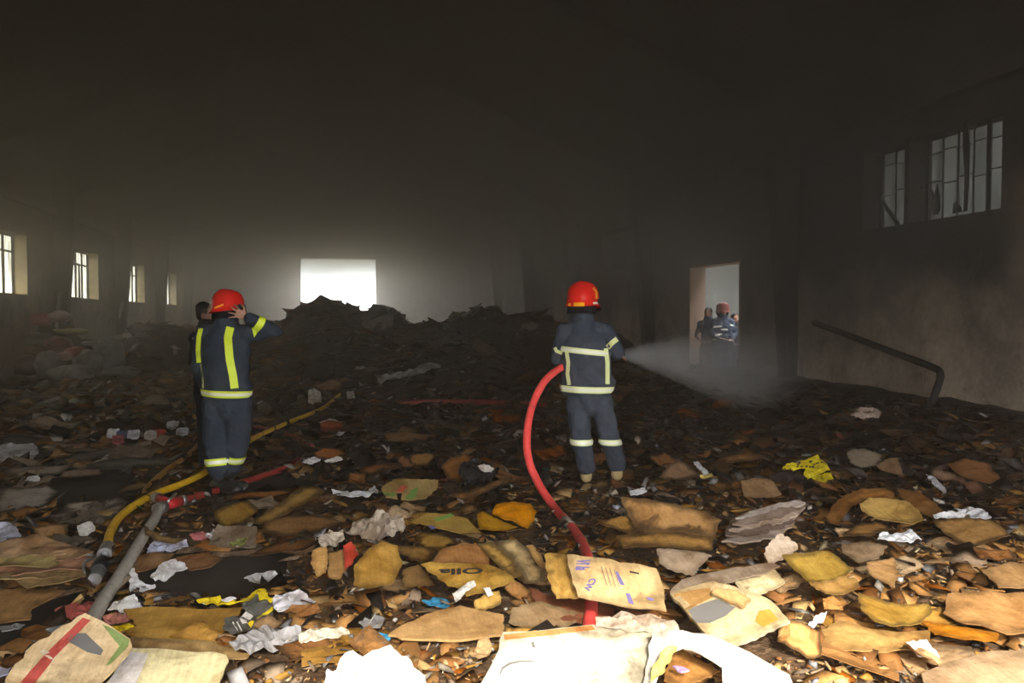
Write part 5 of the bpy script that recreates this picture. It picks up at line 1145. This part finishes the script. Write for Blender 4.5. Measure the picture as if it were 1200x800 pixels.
px_band(hl, [(251, 361), (256, 359), (262, 356.5)], 2.2, 'orange', 'yellow_edge')
# --- the right firefighter: back to us, feeding the hose
D = 6.85
fr = (FH * math.cos(R(14)) + RT * math.sin(R(14))); sr = fr.cross(Z)
jr = dict(feet=J(705, 575, D), pelvis=J(689, 460, D), chest=J(686, 408, D), neck=J(682, 374, D), head=J(683, 356, D), look=(fr * .95 + RT * .25 - Z * .1).normalized(), up=Z,
          shl=J(662, 388, D + .02), shr=J(709, 388, D - .02), ell=J(654, 421, D + .08), wrl=J(684, 430, D + .40), elr=J(723, 412, D + .12), wrr=J(717, 417, D + .42),
          hdl=(RT * .5 + FH * .7), hnl=-RT + Z * .4, hdr=(RT * .9 + FH * .3), hnr=Z, cur=1.0, cul=1.0,
          hipl=J(677, 470, D), hipr=J(704, 470, D), knl=J(681, 515, D), knr=J(715, 515, D), anl=J(687, 557, D + .02), anr=J(723, 555, D + .05), toel=J(690, 571, D + .16), toer=J(728, 568, D + .20))
pr_, br, jkr, tsr = person('firefighter in red helmet and slate-blue gear with white bands, aiming the hose', jr, fr, sr, dict(jacket='navy2', trousers='navy2', helmet='helm', boot='tanboot', hem=-.09, jw=.235, hemw=1.10, jd=.165, seed=5, cuff=.09, tr=.094, ar=.07, hk=1.06))
ring_band(jkr, J(688, 455, D), Z + RT * .02, sr, .058, 'limew')
ring_band(jkr, J(686, 411, D), Z + RT * .10, sr, .050, 'limew', a0=203, a1=337)
px_band(jkr, [(664, 412), (666, 425), (665, 438), (667, 451)], 4.5, 'limew'); px_band(jkr, [(710, 408), (712, 425), (712, 450)], 5, 'limew')
px_band(jkr, [(712, 407), (718, 401), (727, 394)], 6, 'limew'); px_band(jkr, [(648, 403), (652, 411), (659, 414)], 4, 'limew')
ring_band(tsr, J(680, 517, D), Z, sr, .052, 'limew', R0=.125); ring_band(tsr, J(716, 517, D), Z, sr, .052, 'limew', R0=.125)
px_band(tsr, [(731, 518), (734, 532), (735, 545)], 2.6, 'limew', 'piping')
hr = [c for c in pr_.children if c.name.startswith('helmet')][0]
px_band(hr, [(672, 356.5), (685, 356.5)], 4.5, 'orange', 'rear_label'); px_band(hr, [(666, 356.5), (669, 356.8)], 3.5, 'orange', 'rear_label')
px_band(hr, [(695, 337), (699, 342), (699, 350)], 2.5, 'orange', 'side_stripe'); px_band(hr, [(695, 355), (702, 355)], 2.5, 'silver', 'clip')
# --- man behind the left firefighter
D = 7.9
fb = (FH * -.1 + RT * .95).normalized()
jb = dict(feet=J(240, 551, D), pelvis=J(244, 456, D), chest=J(243, 408, D), neck=J(243, 386, D), head=J(242, 369, D), look=(RT * .9 + Z * -.2 - FH * .1).normalized(), up=(Z + RT * .2).normalized(),
          shl=J(246, 395, D + .18), shr=J(231, 397, D - .12), ell=J(252, 425, D + .25), wrl=J(262, 445, D + .2), elr=J(227, 425, D - .12), wrr=J(240, 446, D - .1),
          hdl=RT - Z * .4, hnl=Z, hdr=RT - Z * .6, hnr=-FH, hipl=J(246, 464, D + .1), hipr=J(241, 464, D - .1), knl=J(247, 505, D + .1), knr=J(241, 505, D - .1), anl=J(246, 543, D + .1), anr=J(240, 544, D - .08), toel=J(258, 547, D + .1), toer=J(252, 549, D - .08))
pb, bb, jkb, tsb = person('dark-haired man in dark jacket with a grey-white sleeve patch, standing behind the left firefighter', jb, fb, -FH, dict(jacket='dkcloth', trousers='dkcloth', jw=.16, jd=.13, ar=.058, tr=.08), detail=True)
px_band(jkb, [(224, 395), (223, 403), (225, 412)], 6, 'white_cloth', 'sleeve_patch')
px_band(jkb, [(229, 428), (227, 436)], 4, 'white_cloth', 'sleeve_patch')
# --- people in the side doorway
def bystander(px, top, d, lab, fdir, kit, helmet_, lean=0, wide=1.0):
    s = F / d; t = top; f = fdir.normalized(); sd_ = f.cross(Z)
    def q(du, dz, df=0): return J(px, top, d) + sd_ * du + Z * -dz + f * df
    H0 = J(px, top, d).z
    Jt = dict(feet=q(0, H0 - .02), pelvis=q(0, .86), chest=q(0, .46), neck=q(0, .29), head=q(0, .14), look=f, up=Z, shl=q(-.17, .36), shr=q(.17, .36), ell=q(-.24, .62, .05), elr=q(.24, .62, .05), wrl=q(-.12, .74, .22), wrr=q(.12, .72, .22),
              hdl=f + sd_, hdr=f - sd_, hnl=Z, hnr=Z, hipl=q(-.09, .92), hipr=q(.09, .92), knl=q(-.1, 1.33, .03), knr=q(.1, 1.33, .03), anl=q(-.1, H0 - .10), anr=q(.1, H0 - .10), toel=q(-.12, H0 - .035, .15), toer=q(.12, H0 - .035, .15))
    kit = dict(kit); kit['helmet'] = helmet_; r_, b_, j_, t_ = person(lab, Jt, f, sd_, kit, wide, detail=False, voxel=.016)
    return r_, j_, t_, q
toward = (CAM - J(848, 370, 16)); toward.z = 0
r1, j1, t1, q1 = bystander(847, 357, 15.9, 'firefighter in dull red helmet and dark blue striped gear, facing us in the side doorway', (toward.normalized() + RT * .3), dict(jacket='blue', trousers='blue', jw=.24, ar=.07), 'helmdim')
for p, w_ in (([(836, 383), (846, 382)], 2), ([(845, 386), (853, 386)], 1.6), ([(838, 393), (846, 391)], 2), ([(833, 397.5), (842, 398)], 2), ([(856, 380.5), (860, 381.5)], 1.6)): px_band(j1, p, w_, 'silver')
r2, j2, t2, q2 = bystander(830, 359.5, 16.3, 'slim bareheaded person in grey clothes at the left jamb of the side doorway', -RT * .6 - FH, dict(jacket='blue', trousers='dkcloth', jw=.17, ar=.05, jd=.12), None, wide=.9)
r3, j3, t3, q3 = bystander(861, 366, 16.9, 'dark figure half hidden behind the firefighter in the side doorway', -FH + RT * .2, dict(jacket='dkcloth', trousers='dkcloth', jw=.2, ar=.06), None)

# ------------------------------------------------------------------ hoses and fittings
def rubber(name, col, rough=.5, sc=9):
    m = mat(name, col, rough, .4); g = N(m); p = g.pos(); n = g.noise(sc, 5, .65, p)
    g.base(g.ramp(n, [(.25, tuple(c * .55 + .01 for c in col)), (.42, col), (.75, tuple(min(1, c * 1.25 + .02) for c in col))])); g.bump(n, .3, .006); return m
M['redhose'] = rubber('red_hose', (.78, .07, .06)); M['darkred'] = rubber('dark_red_hose', (.26, .02, .015)); M['yelhose'] = rubber('yellow_hose', (.80, .46, .01)); M['greyhose'] = rubber('muddy_grey_hose', (.40, .36, .30), .8, 22)
M['brnhose'] = rubber('ochre_hose', (.40, .20, .03)); M['castred'] = mat('red_cast_metal', (.55, .03, .03), .4, .5); M['blackmetal'] = mat('black_metal', (.03, .03, .03), .45, .5, .3)
def G(pts, e=.03): return [P(x, y, e) for x, y in pts]
def hose(name, pts, r, m, lab, parent=None):
    pp = smooth_path(pts, 10); o = link(name, tb(pp, r, 14), M[m], label=lab, cat='hose' if lab else None, parent=parent); return o
a = [J(700, 421, 7.15), J(672, 425, 7.0), J(652, 434, 6.75), J(636, 450, 6.6), J(623, 478, 6.45), J(617.5, 510, 6.32), J(620, 540, 6.2), J(632, 568, 6.08)] + G([(650, 595), (668, 615), (681, 634)], .04) + [P(689, 655, .08)] + G([(692, 680), (693, 710), (691, 732), (690, 760)], .06)
mh = hose('fire_hose', a, .033, 'redhose', 'thick red hose curving from the right firefighter down to the stamped carton')
bm = bmesh.new(); i0 = 87; pp = smooth_path(a, 10); tube(bm, pp[i0:i0 + 5], .0345, 14); link('mud_patch', bm, M['greyhose'], parent=mh)
nz = empty('hose_nozzle', J(716, 419, 7.25), 'dark nozzle in the right firefighter\'s hands at the start of the spray', 'nozzle')
NZ0, NZ1 = J(700, 421, 7.15), J(730, 414.5, 7.45)
for nm, f0, f1, r_, m_ in (('barrel', 0, .75, .022, 'blackmetal'), ('coupling', -.12, .08, .038, 'metal'), ('tip', .72, 1, .030, 'blackmetal')):
    p0, p1 = NZ0.lerp(NZ1, f0), NZ0.lerp(NZ1, f1); sub(link(nm, tb([p0, p0.lerp(p1, .5), p1], r_), M[m_]), nz)
yh = hose('fire_hose', G([(126, 641), (129, 625), (140, 606), (160, 590), (186, 577), (215, 566), (243, 552), (275, 530), (300, 512), (340, 494), (378, 478), (398, 462)], .065), .030, 'yelhose', 'yellow hose running from the black nozzle up behind the left firefighter')
h2 = hose('fire_hose', G([(172, 583), (171, 574), (182, 562), (200, 547), (222, 532), (236, 515), (237, 500), (226, 486)], .04), .027, 'brnhose', 'ochre hose looping off the yellow one, left of the left firefighter')
h3 = hose('fire_hose', G([(214, 586), (235, 580), (262, 572), (290, 563), (318, 554), (342, 545), (350, 538)], .05), .030, 'darkred', 'dark red hose passing behind the left firefighter\'s boot to the red connector')
h4 = hose('fire_hose', G([(300, 500), (320, 504), (345, 512), (366, 523)], .04), .027, 'darkred', 'short dark red hose end right of the left firefighter\'s knees')
h5 = hose('fire_hose', G([(461, 473), (500, 471), (545, 471), (600, 472), (640, 475)], .06), .045, 'darkred', 'dark red hose lying straight across the far middle floor')
h6 = hose('fire_hose', G([(186, 596), (182, 606), (172, 622), (158, 645), (140, 675), (122, 702), (108, 726), (98, 745)], .075), .036, 'greyhose', 'muddy grey hose running from the red connector down under the striped carton')
# red three-way connector with silver rings
dc = empty('hose_connector', P(197, 590, .05), 'red and silver three-way connector joining the grey and dark red hoses', 'connector')
def cyl(nm, p0, p1, r_, m_, par): return sub(link(nm, tb([p0, p0.lerp(p1, .5), p1], r_, 16), M[m_]), par)
c0 = P(197, 590, .07); g6 = P(185, 597, .07); g3 = P(211, 587, .06)
cyl('body', c0.lerp(g6, .2), g3, .042, 'castred', dc); cyl('silver_ring', g6, g6.lerp(c0, .45), .052, 'metal', dc); cyl('silver_ring', g3, g3 + (g3 - c0) * .3, .045, 'metal', dc)
cyl('red_branch', c0, P(186, 583, .09), .036, 'castred', dc); cyl('ring_end', P(186, 583, .09), P(181, 582, .09), .04, 'metal', dc); cyl('lever', P(196, 588, .1), P(206, 578, .14), .012, 'metal', dc)
# black shut-off nozzle at the end of the yellow hose
bn = empty('branch_nozzle', P(117, 663, .05), 'black metal shut-off nozzle lying at the end of the yellow hose', 'nozzle')
p0, p1, p2, p3, p4 = (P(126, 641, .07), P(122, 650, .07), P(119, 660, .07), P(115, 670, .07), P(111, 679, .06))
cyl('coupling', p0, p1, .044, 'metal', bn); cyl('barrel', p1, p2, .026, 'blackmetal', bn); cyl('valve_body', p2, p3, .046, 'blackmetal', bn); cyl('outlet', p3, p4, .036, 'metal', bn)
cyl('side_handle', P(121, 661, .08), P(141, 654, .08), .014, 'blackmetal', bn)
bm = bmesh.new(); tube(bm, smooth_path([P(112, 655, .08), P(101, 657, .1), P(98, 664, .1), P(101, 672, .08)], 4), .010, 8); sub(link('shut_off_lever', bm, M['metal']), bn)

# ------------------------------------------------------------------ water jet: a widening plume of spray
def plume():
    N0 = NZ1; E = Vector((6.95, 11.0, .62)); pts = []; rad = []
    n = 22
    for i in range(n + 1):
        t = i / n; q = N0.lerp(E, t); q.z += .55 * t * (1 - t) * 1.0; pts.append(q); rad.append(.03 + .88 * t ** .8)
    m = bpy.data.materials.new('water_spray'); m.use_nodes = True; t_ = m.node_tree; t_.nodes.remove(t_.nodes['Principled BSDF']); g = N(m); p = g.pos()
    dist = g.n('ShaderNodeVectorMath', operation='DISTANCE'); g.l(p, dist.inputs[0]); dist.inputs[1].default_value = N0
    # angular position inside the cone: streaks run along the jet
    sb = g.n('ShaderNodeVectorMath', operation='SUBTRACT'); g.l(p, sb.inputs[0]); sb.inputs[1].default_value = N0
    nm = g.n('ShaderNodeVectorMath', operation='NORMALIZE'); g.l(sb.outputs[0], nm.inputs[0])
    st = g.noise(26, 3, .6, nm.outputs[0]); cl = g.noise(2.2, 4, .6, p)
    d = g.math('DIVIDE', SPR, g.math('ADD', g.math('POWER', dist.outputs['Value'], 1.15), .25))
    d = g.math('MULTIPLY', d, g.mr(st, .3, .7, .5, 1.5)); d = g.math('MULTIPLY', d, g.mr(cl, .3, .65, .4, 1.4)); d = g.math('MULTIPLY', d, g.mr(dist.outputs['Value'], 4.8, 7.4, 1, .12))
    ax = (E - N0).normalized(); dp = g.n('ShaderNodeVectorMath', operation='DOT_PRODUCT'); g.l(sb.outputs[0], dp.inputs[0]); dp.inputs[1].default_value = ax
    al = dp.outputs['Value']; pp_ = g.math('SQRT', g.math('MAXIMUM', g.math('SUBTRACT', g.math('POWER', dist.outputs['Value'], 2), g.math('POWER', al, 2)), 0))
    rad_ = g.math('ADD', g.math('MULTIPLY', g.math('POWER', g.math('DIVIDE', al, (E - N0).length), .8), .94), .03)
    d = g.math('MULTIPLY', d, g.math('POWER', g.mr(g.math('DIVIDE', pp_, rad_), .15, 1.0, 1, 0), 1.3))
    v = g.n('ShaderNodeVolumeScatter'); v.inputs['Color'].default_value = (.93, .95, .98, 1); v.inputs['Anisotropy'].default_value = .2; g.l(d, v.inputs['Density']); g.l(v.outputs[0], g.o.inputs['Volume'])
    bm = bmesh.new(); tube(bm, pts, rad, 24); bmesh.ops.recalc_face_normals(bm, faces=bm.faces[:])
    link('water_spray', bm, m, kind='stuff', label='white jet of water fanning out from the right firefighter towards the wall', cat='water')
    g_ = np.random.RandomState(5); bm = bmesh.new()
    for i in range(700):
        t = g_.rand() ** .8; q = N0.lerp(E, t); q.z += .55 * t * (1 - t); rr_ = (.03 + .75 * t ** .8) * math.sqrt(g_.rand()); a = g_.rand() * 6.28
        q += Vector((-(E - N0).normalized().y, (E - N0).normalized().x, 0)) * rr_ * math.cos(a) + Z * rr_ * math.sin(a); d_ = (E - N0).normalized() * g_.uniform(.01, .03); s = .0022
        v = [bm.verts.new(q + k_) for k_ in (d_, Vector((0, 0, s)), Vector((s, -s, 0)), Vector((-s, s, -s)), -d_)]
        for f in ((0, 1, 2), (0, 2, 3), (0, 3, 1), (4, 2, 1), (4, 3, 2), (4, 1, 3)): bm.faces.new([v[k_] for k_ in f])
    link('water_droplets', bm, mat('water_drop', (.8, .85, .9), .15, .6), kind='stuff', label='fine droplets in the water jet', cat='water')
SPR = 3.4
plume()

# ------------------------------------------------------------------ sacks and bundles along the left wall
def sack(name, px, py, wpx, hpx, d, rgb, lab, cat='sack', m='plastic', dep=.32, lumps=5, tie=False, tip=False):
    r_ = random.Random(int(px * 7 + py)); c = J(px, py, d); a = wpx / 2 / F * d; b = hpx / 2 / F * d; s = RT; bm = bmesh.new()
    ellipsoid(bm, c, (s * a * .86, FH * dep, Z * b * .86))
    for i in range(lumps): ellipsoid(bm, c + s * r_.uniform(-.5, .5) * a + Z * r_.uniform(-.45, .4) * b + FH * r_.uniform(-.1, .1), (s * a * r_.uniform(.35, .55), FH * dep * .7, Z * b * r_.uniform(.4, .6)))
    if tip: capsule(bm, [c + Z * b * .5, c + Z * b * 1.0], [a * .4, a * .12], s)
    me = melt(name, bm, max(.02, min(a, b) * .11), 3, min(a, b) * .10, 5, px); colour(me, rgb)
    return link(name, me, M[m], label=lab, cat=cat)
sack('sack', 58, 428, 34, 40, 18.6, (.30, .29, .27), 'grey-white slumped sack, the left one of the light grey sacks')
sack('sack', 84, 438, 60, 24, 18.2, (.32, .31, .29), 'long light grey sack lying lowest in front of the others')
sack('sack', 103, 424, 36, 34, 18.9, (.25, .25, .24), 'grey sack leaning behind the long light grey one')
sack('sack', 128, 416, 38, 52, 19.4, (.20, .21, .20), 'tall bulging dark grey sack at the right end of the pile')
sack('sack', 142, 436, 50, 16, 19.0, (.17, .18, .17), 'low dark grey sack beside the tall bulging one')
sack('bundle', 30, 430, 46, 34, 18.8, (.13, .075, .06), 'dark brown bundle under the orange-brown one', 'bundle')
sack('bundle', 35, 413, 40, 18, 19.2, (.22, .12, .06), 'orange-brown bundle left of the light grey sacks', 'bundle')
sack('bundle', 42, 398, 56, 20, 19.4, (.17, .15, .12), 'drab grey-brown bundle in the middle of the pile', 'bundle')
sack('bundle', 68, 404, 34, 22, 19.4, (.20, .07, .06), 'dark red bundle in the middle of the pile', 'bundle')
sack('bundle', 88, 413, 22, 16, 18.8, (.48, .10, .07), 'bright red plastic bundle above the long light grey sack', 'bundle')
sack('bag', 79, 417, 12, 12, 18.5, (.60, .42, .42), 'small pinkish bag left of the bright red bundle', 'bag')
sack('bundle', 86, 388, 46, 8, 19.6, (.34, .33, .08), 'long flat yellow-green bundle on the right of the pile', 'bundle')
sack('bundle', 44, 374, 40, 17, 19.8, (.45, .10, .09), 'pinkish-red bundle near the top of the pile', 'bundle')
sack('bag', 70, 371, 26, 16, 19.9, (.40, .30, .28), 'crumpled pale pink bag right of the pinkish-red bundle', 'bag')
sack('bag', 38, 358, 14, 18, 20.2, (.50, .52, .50), 'pointed whitish plastic bag on the very top of the pile', 'bag', tip=True)
sack('bag', 105, 402, 12, 6, 18.8, (.5, .5, .5), 'small glinting grey bag on the pile beside the tall dark sack', 'bag')
sack('bundle', 12, 405, 34, 70, 19.8, (.09, .055, .05), 'dark shadowy bundle against the wall at the left edge', 'bundle')
o = link('wooden_pallet_board', tb([J(-12, 449, 17.6), J(10, 449, 17.7), J(32, 448, 17.8)], .035, 4), M['card'], label='brown board lying before the pile of sacks at the left edge', cat='board'); colour(o.data, (.30, .18, .09))

# ------------------------------------------------------------------ pipes and rags on the walls
pp = smooth_path([W(954, 378, 7.55), W(1000, 395, 7.5), W(1050, 414, 7.45), W(1092, 430, 7.4), W(1102, 438, 7.35), W(1098, 455, 7.3), W(1088, 482, 7.2)], 6)
link('bent_pipe', tb(pp, .045, 10), M['steel'], label='sooty bent metal pipe leaning down along the right wall', cat='pipe')
link('wall_pipe', tb([W(763, 255, 7.6), W(763, 330, 7.6), W(764, 402, 7.6)], .05, 10), M['steel'], label='dark vertical pipe on the right wall left of the side doorway', cat='pipe')
link('pipe_bracket', bx(7.45, 7.69, PX(763, 7.6) - .12, PX(763, 7.6) + .12, W(763, 336, 7.6).z - .06, W(763, 336, 7.6).z + .06), M['steel'], label='small bracket clamping the vertical pipe to the right wall', cat='bracket')
for p0, p1, lb in (((66, 385), (73, 322), 'pale thin pole leaning by the left wall above the crumpled pale pink bag'), ((140, 372), (147, 338), 'pale thin pole leaning beside the third left window')):
    link('pole', tb([W(*p0, WL + .35), W((p0[0] + p1[0]) / 2, (p0[1] + p1[1]) / 2, WL + .22), W(*p1, WL + .1)], .05, 8), flat('pale_pole', (.45, .44, .42), .7), label=lb, cat='pole')
rag = [(1083, 250), (1082, 236), (1086, 218), (1090, 196), (1092, 184), (1094, 200), (1097, 214), (1099, 230), (1097, 248)]
def rag_mesh(q, X, nm, lab):
    c = W(q[0][0], q[0][1], X); bm = bmesh.new(); f = bm.faces.new([bm.verts.new(W(x, y, X)) for x, y in q]); bmesh.ops.triangulate(bm, faces=[f])
    r_ = bmesh.ops.extrude_face_region(bm, geom=bm.faces[:])
    for v in [g for g in r_['geom'] if isinstance(g, bmesh.types.BMVert)]: v.co.x += .012
    bmesh.ops.recalc_face_normals(bm, faces=bm.faces[:]); link(nm, bm, M['dkcloth'], label=lab, cat='rag')
rag_mesh([(1093, 252), (1092, 238), (1091, 222), (1095, 228), (1098, 216), (1101, 230), (1102, 244), (1099, 251)], 7.78, 'burnt_rag', 'burnt black rag hanging in the left end of the large barred window')
rag_mesh([(1116, 250), (1117, 238), (1121, 236), (1126, 242), (1128, 248)], 7.78, 'burnt_rag', 'small burnt rag caught at the sill of the large barred window')
rag_mesh([(1129, 140), (1133, 138), (1136, 170), (1135, 215), (1133, 247), (1129, 248), (1130, 210), (1128, 170)], 7.80, 'burnt_frame_strip', 'burnt hanging strip down the middle of the large barred window')
link('broken_bar', tb([W(1031, 232, 7.86), W(1040, 245, 7.86), W(1052, 262, 7.86)], .03, 8), M['steel'], label='broken bar leaning across the narrow barred window', cat='bar')
